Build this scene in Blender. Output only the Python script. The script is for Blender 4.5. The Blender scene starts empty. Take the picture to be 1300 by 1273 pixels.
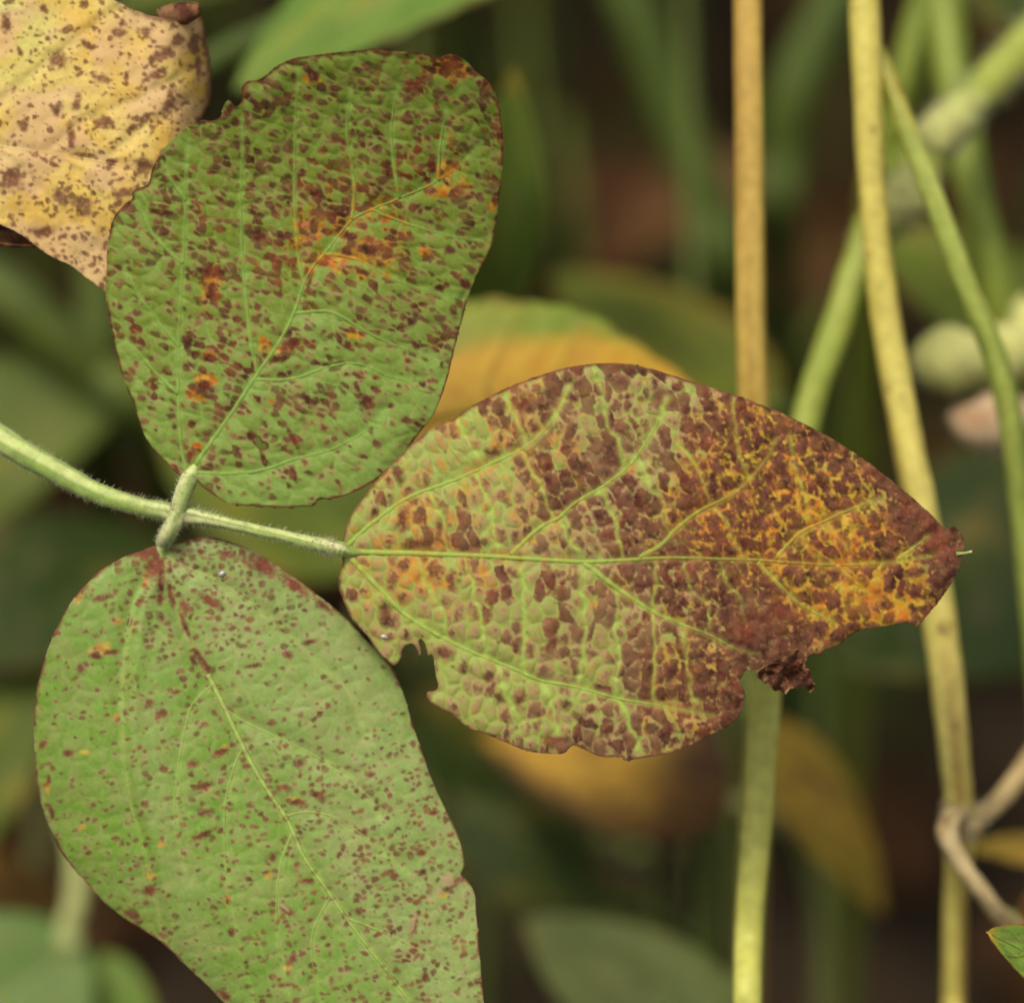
import bpy, math, random
import numpy as np
from mathutils import Vector

# ------------------------------------------------------------------ camera, sky, sun, exposure
SC = bpy.context.scene
PITCH = math.radians(35.0)
CAM_H = 0.62
LENS = 100.0
D0 = 0.42                                  # distance of the sharp leaf from the lens, metres
cam_data = bpy.data.cameras.new('camera')
cam = bpy.data.objects.new('camera', cam_data)
SC.collection.objects.link(cam)
cam.location = (0, 0, CAM_H)
cam.rotation_euler = (math.pi / 2 - PITCH, 0, 0)
cam_data.lens = LENS
cam_data.sensor_width = 36.0
cam_data.clip_start = 0.02
cam_data.clip_end = 200.0
cam_data.dof.use_dof = True
cam_data.dof.focus_distance = D0
cam_data.dof.aperture_fstop = 5.4
SC.camera = cam

SUN_EL, SUN_AZ = math.radians(70.0), math.radians(-132.0)   # azimuth from +Y, clockwise seen from above
world = bpy.data.worlds.new('World')
SC.world = world
world.use_nodes = True
wn = world.node_tree
for n in list(wn.nodes):
    wn.nodes.remove(n)
w_out = wn.nodes.new('ShaderNodeOutputWorld')
w_bg = wn.nodes.new('ShaderNodeBackground')
w_hs = wn.nodes.new('ShaderNodeHueSaturation')
w_sky = wn.nodes.new('ShaderNodeTexSky')
w_sky.sky_type = 'NISHITA'
w_sky.sun_disc = False
w_sky.sun_elevation = SUN_EL
w_sky.sun_rotation = SUN_AZ
w_sky.dust_density = 4.0
w_hs.inputs['Saturation'].default_value = 0.05            # thin even cloud: paler than a clear sky
w_bg.inputs['Strength'].default_value = 0.10
wn.links.new(w_sky.outputs[0], w_hs.inputs['Color'])
wn.links.new(w_hs.outputs[0], w_bg.inputs['Color'])
wn.links.new(w_bg.outputs[0], w_out.inputs['Surface'])

sun_data = bpy.data.lights.new('sun', 'SUN')
sun = bpy.data.objects.new('sun', sun_data)
SC.collection.objects.link(sun)
sun_data.energy = 1.5
sun_data.angle = math.radians(14.0)
sun_data.color = (1.0, 0.91, 0.74)
sdir = Vector((math.sin(SUN_AZ) * math.cos(SUN_EL), math.cos(SUN_AZ) * math.cos(SUN_EL), math.sin(SUN_EL)))
sun.rotation_euler = sdir.to_track_quat('Z', 'Y').to_euler()
sun.location = sdir * 5

SC.view_settings.view_transform = 'Standard'
SC.view_settings.look = 'None'
SC.view_settings.exposure = 1.42
SC.view_settings.gamma = 1.0
SC.view_settings.use_curve_mapping = False
SC.render.engine = 'CYCLES'
SC.cycles.use_denoising = True
SC.cycles.filter_width = 1.9
SC.cycles.max_bounces = 8
SC.cycles.transparent_max_bounces = 8

# ------------------------------------------------------------------ picture coordinates -> place
CAM = np.array([0, 0, CAM_H])
RIGHT = np.array([1.0, 0, 0])
FWD = np.array([0, math.cos(PITCH), -math.sin(PITCH)])
UP = np.array([0, math.sin(PITCH), math.cos(PITCH)])
K = 36.0 / 1300.0 / LENS
S0 = K * D0                                # metres per photo pixel at the sharp distance


def W(x, y, d):
    x = np.asarray(x, float); y = np.asarray(y, float); d = np.asarray(d, float)
    cx = (x - 650.0) * K * d
    cy = -(y - 636.5) * K * d
    return (CAM + cx[..., None] * RIGHT + cy[..., None] * UP + d[..., None] * FWD)


def lin(r, g, b, k=0.5):
    out = []
    for c in (r, g, b):
        c = c / 255.0
        c = c / 12.92 if c <= 0.04045 else ((c + 0.055) / 1.055) ** 2.4
        out.append(c * k)
    return (out[0], out[1], out[2], 1.0)


# ------------------------------------------------------------------ noise in numpy
def hsh(ix, iy, seed):
    a = (ix.astype(np.int64) * 374761393 + iy.astype(np.int64) * 668265263 + seed * 974634777) & 0xFFFFFFFF
    a = ((a ^ (a >> 13)) * 1274126177) & 0xFFFFFFFF
    a = (a ^ (a >> 16)) & 0xFFFFFFFF
    a = (a * 2246822519) & 0xFFFFFFFF
    a = a ^ (a >> 15)
    return (a & 0xFFFFFF) / float(0xFFFFFF)


def vn(x, y, seed=0):
    ix = np.floor(x); iy = np.floor(y)
    fx = x - ix; fy = y - iy
    fx = fx * fx * (3 - 2 * fx); fy = fy * fy * (3 - 2 * fy)
    a = hsh(ix, iy, seed); b = hsh(ix + 1, iy, seed)
    c = hsh(ix, iy + 1, seed); d = hsh(ix + 1, iy + 1, seed)
    return (a + (b - a) * fx) * (1 - fy) + (c + (d - c) * fx) * fy


def fbm(x, y, seed=0, oct=3):
    s = 0; amp = 0.5; tot = 0
    for o in range(oct):
        s = s + amp * vn(x * 2 ** o + 17.3 * o, y * 2 ** o - 9.1 * o, seed + o * 7)
        tot += amp; amp *= 0.5
    return s / tot


def voro(u, v, seed=0):
    iu = np.floor(u); iv = np.floor(v)
    f1 = np.full(u.shape, 9.0); f2 = np.full(u.shape, 9.0); rid = np.zeros(u.shape)
    for a in (-1, 0, 1):
        for b in (-1, 0, 1):
            cu = iu + a; cv = iv + b
            pu = cu + 0.1 + 0.8 * hsh(cu, cv, seed); pv = cv + 0.1 + 0.8 * hsh(cu, cv, seed + 51)
            d = np.hypot(u - pu, v - pv)
            r = hsh(cu, cv, seed + 99)
            closer = d < f1
            f2 = np.where(closer, f1, np.minimum(f2, d))
            rid = np.where(closer, r, rid)
            f1 = np.where(closer, d, f1)
    return f1, f2, rid


def ss(a, b, x):
    t = np.clip((x - a) / (b - a), 0, 1)
    return t * t * (3 - 2 * t)


def rbf(pts, x, y, sig=42.0):
    pts = np.array(pts, float)
    n = pts.shape[1] - 2
    num = [np.zeros(x.shape) for _ in range(n)]
    den = np.full(x.shape, 1e-9)
    for p in pts:
        w = np.exp(-((x - p[0]) ** 2 + (y - p[1]) ** 2) / (2 * sig * sig)) + 1e-7
        den += w
        for k in range(n):
            num[k] += w * p[2 + k]
    return [m / den for m in num]


def seg_dist(poly, x, y):
    best = np.full(x.shape, 1e6)
    for (ax, ay), (bx, by) in zip(poly[:-1], poly[1:]):
        dx, dy = bx - ax, by - ay
        L = dx * dx + dy * dy + 1e-9
        t = np.clip(((x - ax) * dx + (y - ay) * dy) / L, 0, 1)
        best = np.minimum(best, np.hypot(x - ax - t * dx, y - ay - t * dy))
    return best


def blots(lst, x, y, seed, soft=0.5):
    """irregular blotches: (x, y, rx, ry, angle in degrees[, strength])"""
    m = np.zeros(x.shape)
    jag = fbm(x / 6.0, y / 6.0, seed, 3) - 0.5
    for b in lst:
        bx, by, rx, ry, an = b[:5]
        st = b[5] if len(b) > 5 else 1.0
        sel = (np.abs(x - bx) < 2.2 * max(rx, ry)) & (np.abs(y - by) < 2.2 * max(rx, ry))
        if not sel.any():
            continue
        a = math.radians(an)
        dx = x[sel] - bx; dy = y[sel] - by
        u = (dx * math.cos(a) + dy * math.sin(a)) / rx
        v = (-dx * math.sin(a) + dy * math.cos(a)) / ry
        d = np.hypot(u, v) + jag[sel] * 1.1
        m[sel] = np.maximum(m[sel], st * (1 - ss(1 - soft, 1 + soft * 0.4, d)))
    return m


def catmull(pts, step=None, n=8, closed=False):
    p = np.array(pts, float)
    N = len(p)
    out = []
    rng = range(N) if closed else range(N - 1)
    for i in rng:
        if closed:
            p0, p1, p2, p3 = p[(i - 1) % N], p[i], p[(i + 1) % N], p[(i + 2) % N]
        else:
            p1, p2 = p[i], p[i + 1]
            p0 = p[i - 1] if i > 0 else 2 * p1 - p2
            p3 = p[i + 2] if i + 2 < N else 2 * p2 - p1
        m = n if step is None else max(2, int(np.linalg.norm((p2 - p1)[:2]) / step))
        t = (np.arange(m) / m)[:, None]
        out.append(0.5 * ((2 * p1) + (-p0 + p2) * t + (2 * p0 - 5 * p1 + 4 * p2 - p3) * t ** 2
                          + (-p0 + 3 * p1 - 3 * p2 + p3) * t ** 3))
    if not closed:
        out.append(p[-1:])
    return np.vstack(out)


# ------------------------------------------------------------------ objects
ORIG = {}


def link(o, parent, origin):
    SC.collection.objects.link(o)
    ORIG[o.name] = np.array(origin, float)
    if parent is not None:
        o.parent = parent
        o.location = Vector(np.array(origin) - ORIG[parent.name])
    else:
        o.location = Vector(origin)
    return o


def tag(o, label=None, cat=None, group=None, kind=None):
    for k, v in (('label', label), ('category', cat), ('group', group), ('kind', kind)):
        if v:
            o[k] = v
    return o


def empty(name, origin, parent=None):
    return link(bpy.data.objects.new(name, None), parent, origin)


def mk(name, v, f, mat, parent=None, origin=None, attrs=None, smooth=True, thick=0.0):
    v = np.asarray(v, float)
    if origin is None:
        origin = v[0]
    origin = np.array(origin, float)
    me = bpy.data.meshes.new(name)
    me.from_pydata((v - origin).tolist(), [], f.tolist() if isinstance(f, np.ndarray) else f)
    if smooth:
        me.polygons.foreach_set('use_smooth', np.ones(len(me.polygons), bool))
    if attrs:
        for k, a in attrs.items():
            at = me.attributes.new(k, 'FLOAT', 'POINT')
            at.data.foreach_set('value', np.asarray(a, np.float32))
    me.materials.append(mat)
    me.update()
    o = bpy.data.objects.new(name, me)
    link(o, parent, origin)
    if thick:
        m = o.modifiers.new('thickness', 'SOLIDIFY')
        m.thickness = thick
        m.offset = -1.0
    return o


def tube_geo(c, r, sides=12, cap=True, seed=0, rough=0.0, flat=None):
    """c: n x 3 centre line, r: n radii -> verts, faces, t along, angle"""
    c = np.asarray(c, float); n = len(c)
    r = np.asarray(r, float)
    tan = np.gradient(c, axis=0)
    tan /= np.linalg.norm(tan, axis=1)[:, None] + 1e-12
    ref = -FWD
    b = np.cross(tan, ref)
    b /= np.linalg.norm(b, axis=1)[:, None] + 1e-12
    nn = np.cross(b, tan)
    an = np.arange(sides) / sides * 2 * math.pi
    T = np.repeat(np.linspace(0, 1, n), sides)
    A = np.tile(an, n)
    rr = np.repeat(r, sides)
    if rough:
        rr = rr * (1 + rough * (2 * vn(T * n * 0.35, A * 1.5, seed) - 1))
    fy = 1.0 if flat is None else flat
    v = (np.repeat(c, sides, 0) + rr[:, None] * (np.cos(A)[:, None] * np.repeat(b, sides, 0)
         + fy * np.sin(A)[:, None] * np.repeat(nn, sides, 0)))
    i = np.arange(n - 1)[:, None] * sides
    j = np.arange(sides)[None, :]
    j2 = (j + 1) % sides
    f = np.stack([i + j, i + j2, i + sides + j2, i + sides + j], -1).reshape(-1, 4).tolist()
    if cap:
        f.append(list(range(sides))[::-1])
        f.append(list(range((n - 1) * sides, n * sides)))
    return v, f, T, A


def px_tube(pts, n=10):
    """pts: (x, y, depth, radius in photo px at that depth) -> centre line, radii"""
    q = catmull(pts, n=n)
    return W(q[:, 0], q[:, 1], q[:, 2]), q[:, 3] * K * q[:, 2]


# ------------------------------------------------------------------ materials
def nodes_mat(name):
    m = bpy.data.materials.new(name)
    m.use_nodes = True
    nt = m.node_tree
    for n in list(nt.nodes):
        nt.nodes.remove(n)
    return m, nt


def nd(nt, typ, **kw):
    n = nt.nodes.new(typ)
    for k, v in kw.items():
        setattr(n, k, v)
    return n


def mixc(nt, fac, a, b, blend='MIX'):
    n = nt.nodes.new('ShaderNodeMix')
    n.data_type = 'RGBA'
    n.blend_type = blend
    for sock, val in ((n.inputs[0], fac), (n.inputs[6], a), (n.inputs[7], b)):
        if hasattr(val, 'is_output'):
            nt.links.new(val, sock)
        else:
            sock.default_value = val
    return n.outputs[2]


def noise(nt, co, scale, detail=3.0, rough=0.55):
    n = nd(nt, 'ShaderNodeTexNoise')
    n.inputs['Scale'].default_value = scale
    n.inputs['Detail'].default_value = detail
    n.inputs['Roughness'].default_value = rough
    nt.links.new(co, n.inputs['Vector'])
    return n.outputs['Fac']


def maprange(nt, val, a, b, c=0.0, d=1.0):
    n = nd(nt, 'ShaderNodeMapRange')
    n.inputs['From Min'].default_value = a
    n.inputs['From Max'].default_value = b
    n.inputs['To Min'].default_value = c
    n.inputs['To Max'].default_value = d
    nt.links.new(val, n.inputs['Value'])
    return n.outputs[0]


def attr(nt, name):
    n = nd(nt, 'ShaderNodeAttribute', attribute_name=name)
    return n.outputs['Fac']


def finish(nt, col, rough, spec=0.4, transl=0.0, bump=None, bstr=0.2, bdist=0.0002, sheen=0.0):
    p = nd(nt, 'ShaderNodeBsdfPrincipled')
    out = nd(nt, 'ShaderNodeOutputMaterial')
    if hasattr(col, 'is_output'):
        nt.links.new(col, p.inputs['Base Color'])
    else:
        p.inputs['Base Color'].default_value = col
    if hasattr(rough, 'is_output'):
        nt.links.new(rough, p.inputs['Roughness'])
    else:
        p.inputs['Roughness'].default_value = rough
    p.inputs['Specular IOR Level'].default_value = spec
    if sheen:
        p.inputs['Sheen Weight'].default_value = sheen
    nrm = None
    if bump is not None:
        b = nd(nt, 'ShaderNodeBump')
        b.inputs['Strength'].default_value = bstr
        b.inputs['Distance'].default_value = bdist
        nt.links.new(bump, b.inputs['Height'])
        nt.links.new(b.outputs[0], p.inputs['Normal'])
    if transl:
        t = nd(nt, 'ShaderNodeBsdfTranslucent')
        if hasattr(col, 'is_output'):
            nt.links.new(col, t.inputs['Color'])
        else:
            t.inputs['Color'].default_value = col
        mx = nd(nt, 'ShaderNodeMixShader')
        mx.inputs[0].default_value = transl
        nt.links.new(p.outputs[0], mx.inputs[1])
        nt.links.new(t.outputs[0], mx.inputs[2])
        nt.links.new(mx.outputs[0], out.inputs['Surface'])
    else:
        nt.links.new(p.outputs[0], out.inputs['Surface'])


def leaf_mat(name, g1, g2, vein, yel, ora, tan1, tan2, br1, br2, rough=0.5, spec=0.4, transl=0.15, red=None):
    """leaf tissue: attributes tone, vein, chlor, tan, brown choose between the tissue colours"""
    m, nt = nodes_mat(name)
    red = red or lin(128, 68, 46)
    co = nd(nt, 'ShaderNodeTexCoord').outputs['Object']
    n_f = noise(nt, co, 1500.0, 3.0, 0.6)
    n_m = noise(nt, co, 560.0, 3.0, 0.6)
    n_l = noise(nt, co, 210.0, 3.0)
    g = mixc(nt, attr(nt, 'tone'), g1, g2)
    g = mixc(nt, maprange(nt, n_m, 0.3, 0.75, 0.0, 0.22), g, vein)
    g = mixc(nt, attr(nt, 'vein'), g, vein)
    y = mixc(nt, maprange(nt, n_m, 0.40, 0.62), yel, ora)
    c = mixc(nt, attr(nt, 'chlor'), g, y)
    t = mixc(nt, maprange(nt, n_f, 0.35, 0.65), tan1, tan2)
    c = mixc(nt, attr(nt, 'tan'), c, t)
    b = mixc(nt, maprange(nt, n_m, 0.36, 0.64), br1, br2)
    b = mixc(nt, maprange(nt, n_l, 0.50, 0.66, 0.0, 0.55), b, red)
    b = mixc(nt, maprange(nt, n_f, 0.54, 0.76, 0.0, 0.4), b, tan2)
    c = mixc(nt, attr(nt, 'brown'), c, b)
    v = mixc(nt, maprange(nt, n_f, 0.25, 0.75), (0.86, 0.86, 0.86, 1), (1.14, 1.14, 1.14, 1))
    c = mixc(nt, 1.0, c, v, 'MULTIPLY')
    r = maprange(nt, attr(nt, 'brown'), 0.0, 1.0, rough, min(1.0, rough + 0.3))
    finish(nt, c, r, spec, transl, n_f, 0.2, 0.00010)
    return m


def stem_mat(name, c1, c2, c3, rough=0.55, transl=0.0, sheen=0.0, spots=0.0, spotc=None):
    """plant stalk: attribute 'mix' runs c1 -> c2, fine lengthwise streaks towards c3"""
    m, nt = nodes_mat(name)
    co = nd(nt, 'ShaderNodeTexCoord').outputs['Object']
    c = mixc(nt, attr(nt, 'mix'), c1, c2)
    st = attr(nt, 'streak')
    c = mixc(nt, maprange(nt, st, 0.45, 0.85, 0.0, 0.8), c, c3)
    n_m = noise(nt, co, 500.0, 3.0)
    v = mixc(nt, maprange(nt, n_m, 0.3, 0.7), (0.82, 0.82, 0.82, 1), (1.15, 1.15, 1.15, 1))
    c = mixc(nt, 1.0, c, v, 'MULTIPLY')
    if spotc:
        n_s = noise(nt, co, 330.0, 2.0)
        c = mixc(nt, maprange(nt, n_s, 0.66, 0.72, 0.0, spots), c, spotc)
    finish(nt, c, rough, 0.22, transl, noise(nt, co, 2600.0, 2.0), 0.25, 0.00015, sheen)
    return m


# ------------------------------------------------------------------ sharp leaf blades
STEP = 1.6


def blade_geo(outline, holes, step=STEP, jag=0.0, seed=3):
    """quads over the traced outline, edge vertices moved onto the outline; returns x, y, faces, edge distance"""
    polys = [catmull(outline, step=0.9, closed=True)]
    for h in holes:
        polys.append(catmull(h, step=0.9, closed=True))
    if jag:
        p = polys[0]
        s = np.arange(len(p)) * 0.9
        nrm = np.gradient(p, axis=0)[:, ::-1] * np.array([1, -1])
        nrm /= np.linalg.norm(nrm, axis=1)[:, None] + 1e-9
        p = p + nrm * (jag * (2 * fbm(s / 14.0, s * 0 + 0.5, seed, 3) - 1))[:, None]
        polys[0] = p
    allp = np.vstack(polys)
    x0, y0 = allp.min(0) - 3 * step
    x1, y1 = allp.max(0) + 3 * step
    nx = int((x1 - x0) / step) + 2; ny = int((y1 - y0) / step) + 2
    gx = x0 + np.arange(nx) * step; gy = y0 + np.arange(ny) * step
    cross = [[] for _ in range(ny)]
    for p in polys:
        q = np.roll(p, -1, 0)
        for (ax, ay), (bx, by) in zip(p, q):
            if ay == by:
                continue
            lo, hi = (ay, by) if ay < by else (by, ay)
            r0 = int(math.ceil((lo - y0) / step)); r1 = int(math.ceil((hi - y0) / step))
            for r in range(r0, r1):
                cross[r].append(ax + (gy[r] - ay) / (by - ay) * (bx - ax))
    ins = np.zeros((ny, nx), bool)
    for r in range(ny):
        c = sorted(cross[r])
        for a, b in zip(c[0::2], c[1::2]):
            ins[r] |= (gx >= a) & (gx <= b)
    dist = np.full((ny, nx), 40.0); near = np.zeros((ny, nx, 2))
    win = 9
    for px, py in allp:
        i = int((px - x0) / step); j = int((py - y0) / step)
        i0, i1, j0, j1 = max(0, i - win), min(nx, i + win + 1), max(0, j - win), min(ny, j + win + 1)
        d = np.hypot(gx[None, i0:i1] - px, gy[j0:j1, None] - py)
        sub = dist[j0:j1, i0:i1]
        m = d < sub
        sub[m] = d[m]
        near[j0:j1, i0:i1][m] = (px, py)
    q_in = ins[:-1, :-1].astype(int) + ins[1:, :-1] + ins[:-1, 1:] + ins[1:, 1:]
    jj, ii = np.nonzero(q_in >= 2)
    idx = np.arange(nx * ny).reshape(ny, nx)
    f = np.stack([idx[jj, ii], idx[jj + 1, ii], idx[jj + 1, ii + 1], idx[jj, ii + 1]], -1)
    X, Y = np.meshgrid(gx, gy)
    snap = (~ins) | (dist < 0.35 * step)
    X = np.where(snap & (dist < 20), near[..., 0], X)
    Y = np.where(snap & (dist < 20), near[..., 1], Y)
    E = np.where(snap, 0.0, dist)
    used = np.unique(f)
    remap = np.full(nx * ny, -1)
    remap[used] = np.arange(len(used))
    return X.ravel()[used], Y.ravel()[used], remap[f], E.ravel()[used]


ATT = ('tone', 'vein', 'chlor', 'tan', 'brown')


def leaf_point(x, y, h, z0):
    return W(x, y, D0 + z0 - np.asarray(h) * S0)


def blade(name, outline, holes, fields, z0, mat, parent, origin_px, jag=0.0, step=STEP, thick=0.00022, seed=3):
    x, y, f, e = blade_geo(outline, holes, step, jag, seed)
    F = fields(x, y, e)
    v = leaf_point(x, y, F['h'], z0)
    o0 = leaf_point(np.array([origin_px[0]]), np.array([origin_px[1]]), np.zeros(1), z0)[0]
    return mk(name, v, f, mat, parent, o0, {k: F[k] for k in ATT}, thick=thick)


def vein_tube(name, pts, r0, r1, fields, z0, mat, parent, lift=0.35, sink_end=True, vcol=1.0):
    c = catmull(pts, step=3.0)
    n = len(c)
    t = np.linspace(0, 1, n)
    wob = 0.5 * (vn(c[:, 0] / 13.0, c[:, 1] / 13.0, 5) - 0.5)
    F = fields(c[:, 0] + wob, c[:, 1] + wob, np.full(n, 40.0))
    r = r0 + (r1 - r0) * t
    h = F['h'] + (lift - 0.3) * r - (1.2 * r1 * ss(0.85, 1.0, t) if sink_end else 0)
    p = leaf_point(c[:, 0] + wob, c[:, 1] + wob, h, z0)
    sides = 8
    v, f, T, A = tube_geo(p, r * S0, sides, flat=0.4)
    at = {k: np.repeat(F[k], sides) for k in ATT}
    at['vein'] = np.clip(np.full(len(v), vcol) * (0.45 + 0.5 * (1 - T)), 0, 1)
    at['brown'] = at['brown'] * (0.35 + 0.5 * T)
    at['tan'] = at['tan'] * 0.5
    at['chlor'] = at['chlor'] * 0.9
    return mk(name, v, f, mat, parent, p[0], at)


# ---- the middle leaflet (heavily browned)
M_OUT = [(435, 713), (433, 697), (436, 680), (445, 655), (462, 630), (482, 605), (505, 580), (530, 557), (555, 540),
         (580, 528), (605, 512), (635, 497), (665, 484), (700, 472), (735, 464), (775, 461), (810, 464), (850, 475),
         (890, 488), (930, 500), (965, 513), (1000, 528), (1035, 545), (1065, 562), (1095, 582), (1120, 600),
         (1150, 625), (1180, 650), (1199, 670), (1212, 669), (1222, 680), (1224, 696), (1220, 712), (1212, 732),
         (1201, 752), (1185, 772), (1168, 793), (1163, 796), (1158, 791), (1144, 791), (1113, 796), (1096, 799), (1083, 804), (1067, 817),
         (1055, 822), (1046, 825), (1041, 832), (1034, 829), (1020, 838), (1004, 842), (985, 842), (968, 846), (958, 850),
         (947, 851), (942, 858), (938, 866), (943, 872), (946, 882), (944, 893), (941, 902), (933, 915), (916, 926), (888, 940),
         (855, 954), (822, 961), (794, 965), (789, 961), (764, 960), (736, 949), (728, 946), (719, 954), (711, 957),
         (684, 955), (661, 950), (629, 936), (596, 924), (571, 906), (551, 895), (542, 886), (543, 878), (551, 877),
         (556, 872), (553, 856), (551, 836), (547, 829), (544, 833), (541, 821), (537, 813), (531, 812), (534, 824),
         (533, 832), (529, 824), (524, 817), (516, 819), (510, 827), (509, 836), (500, 845), (490, 837), (480, 828),
         (465, 806), (450, 791), (440, 773), (431, 748), (430, 733)]
M_MID = [(434, 699), (480, 701), (520, 702), (620, 706), (700, 711), (740, 713), (790, 711), (850, 708), (900, 709), (960, 711),
         (1020, 715), (1060, 717), (1100, 716), (1130, 714), (1160, 709), (1185, 704)]
M_LAT = [[(440, 694), (470, 666), (520, 631), (581, 608), (636, 583), (674, 563), (696, 540), (712, 515), (722, 490)],
         [(648, 704), (684, 671), (711, 656), (730, 638), (760, 621), (785, 603), (800, 590), (822, 560), (838, 530), (846, 505)],
         [(812, 707), (840, 691), (856, 674), (881, 653), (905, 640), (934, 625), (955, 605), (975, 580), (985, 556)],
         [(985, 708), (1013, 678), (1048, 661), (1081, 646), (1121, 631)],
         [(1140, 710), (1160, 695), (1179, 680)],
         [(437, 703), (445, 708), (483, 748), (515, 780), (551, 803), (596, 826), (646, 846), (686, 863), (728, 871), (783, 886),
          (833, 895), (877, 903), (905, 908)],
         [(742, 714), (783, 746), (830, 777), (866, 793), (899, 805), (935, 824), (963, 830)],
         [(962, 714), (991, 744), (1018, 769), (1060, 790)],
         [(1062, 717), (1085, 738), (1110, 758)]]
M_SUB = [[(686, 864), (698, 895), (709, 930)], [(786, 887), (800, 925), (812, 956)], [(846, 898), (856, 922), (862, 940)],
         [(630, 840), (645, 880), (662, 915)], [(735, 716), (737, 760), (742, 815), (735, 868)], [(783, 746), (782, 800), (786, 850), (783, 884)],
         [(830, 778), (829, 840), (833, 893)], [(868, 795), (872, 840), (876, 870), (885, 890)], [(868, 712), (876, 740), (900, 770), (902, 800)],
         [(912, 712), (925, 740), (940, 765), (948, 790)], [(832, 712), (832, 750), (828, 774)], [(660, 712), (664, 760), (668, 810), (660, 850)],
         [(590, 708), (600, 750), (612, 790), (615, 830)], [(530, 704), (545, 745), (560, 780), (562, 806)],
         [(600, 600), (620, 640), (630, 680), (632, 702)], [(660, 570), (682, 610), (696, 640), (702, 655)], [(545, 622), (560, 660), (572, 700)],
         [(575, 525), (598, 560), (612, 590)], [(640, 500), (655, 530), (668, 562)], [(752, 465), (765, 510), (782, 560), (790, 595)],
         [(710, 660), (730, 690), (736, 710)], [(765, 620), (780, 660), (790, 708)], [(810, 585), (838, 640), (850, 676)],
         [(905, 640), (925, 670), (940, 706)], [(860, 560), (890, 600), (905, 638)], [(930, 505), (935, 560), (950, 605)],
         [(1013, 680), (1030, 700), (1040, 714)], [(1048, 662), (1070, 690), (1080, 714)], [(1000, 545), (1010, 600), (1030, 662)]]
M_MAP = [(450, 700, .2, .1), (470, 650, .25, .2), (500, 620, .5, .5), (510, 665, .7, .5), (530, 725, .6, .62), (600, 728, .5, .5),
         (480, 740, .3, .5), (470, 770, .35, .15), (500, 800, .15, .1), (560, 560, .3, .15), (600, 540, .4, .35), (620, 560, .5, .5),
         (660, 510, .75, .4), (720, 500, .75, .1), (780, 490, .8, .05), (840, 490, .75, .05), (760, 580, .85, .3), (700, 600, .7, .5),
         (640, 630, .6, .1), (590, 660, .65, .25), (620, 690, .5, .25), (700, 690, .65, .3), (760, 660, .7, .15), (800, 640, .75, .1),
         (840, 560, .6, .05), (820, 530, .65, .05), (880, 520, .75, .3), (900, 570, .9, .55), (900, 620, .95, .65), (860, 650, .9, .6),
         (960, 540, .85, .55), (980, 580, .97, .6), (1000, 620, .9, .7), (1050, 580, 1, .35), (1080, 620, .92, .6), (1060, 690, .66, 1),
         (1000, 690, .8, .85), (940, 680, .9, .7), (1120, 645, 1.1, .2), (1150, 670, 1.25, .1), (1195, 690, 1.25, .1), (1150, 715, .75, .7),
         (1110, 700, .5, 1), (1120, 760, .45, 1.1), (1060, 750, .75, .95), (1195, 740, 1.1, .2), (1040, 795, 1.0, .2), (960, 765, 1.1, .3),
         (900, 750, 1, .35), (850, 740, .85, .2), (930, 805, 1.15, .1), (880, 830, .7, .7), (870, 870, .75, .6), (925, 890, 1.2, .1),
         (820, 820, .6, .15), (780, 780, .5, .05), (720, 760, .55, .05), (650, 760, .4, .02), (600, 790, .3, 0), (700, 830, .42, .05),
         (750, 850, .5, .05), (640, 880, .4, .2), (600, 860, .25, .02), (570, 870, .15, 0), (680, 900, .25, .05), (760, 910, .35, .02),
         (830, 920, .65, .2), (885, 920, .8, .35), (700, 942, .85, .1), (780, 950, .75, .1), (640, 925, .5, .25), (560, 830, .3, 0)]
M_BR = [(533, 690, 22, 11, -10), (512, 660, 10, 20, 10), (665, 512, 20, 16, 40), (700, 500, 14, 16, 20), (770, 580, 14, 34, 0),
        (735, 595, 16, 18, 30), (838, 505, 12, 15, 0), (785, 482, 18, 10, 20), (725, 485, 18, 12, 30), (690, 515, 9, 13, 0),
        (700, 545, 9, 12, 0), (560, 670, 9, 26, 10), (490, 772, 9, 14, 25), (566, 828, 13, 9, 20), (700, 820, 14, 12, -40),
        (590, 848, 9, 9, 0), (635, 885, 10, 11, 0), (658, 892, 9, 18, 15), (738, 915, 9, 9, 0), (718, 895, 8, 10, 0),
        (705, 940, 24, 12, 0), (620, 858, 9, 9, 0), (505, 600, 8, 16, -25), (540, 700, 20, 9, 0), (492, 787, 12, 9, 20),
        (1150, 662, 34, 22, 30), (1195, 690, 28, 26, 0), (1160, 725, 26, 8, -8), (925, 885, 20, 26, 10), (960, 790, 40, 22, 10),
        (628, 575, 12, 10, 20), (1195, 740, 18, 26, 30), (1030, 800, 32, 14, -15), (880, 640, 18, 30, 10), (630, 710, 7, 5, 0)]
M_OR = [(530, 725, 26, 20, 0), (552, 735, 18, 16, 0), (615, 735, 14, 22, 0), (515, 645, 14, 20, 0), (632, 560, 12, 16, 20),
        (655, 520, 10, 8, 0), (885, 545, 16, 8, -15), (1085, 735, 26, 20, 0), (1125, 760, 28, 22, 0), (1060, 690, 34, 22, 0),
        (898, 850, 14, 14, 0), (545, 692, 44, 8, 0), (725, 570, 16, 18, 0), (940, 600, 12, 14, 0), (905, 700, 40, 8, 0)]


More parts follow.
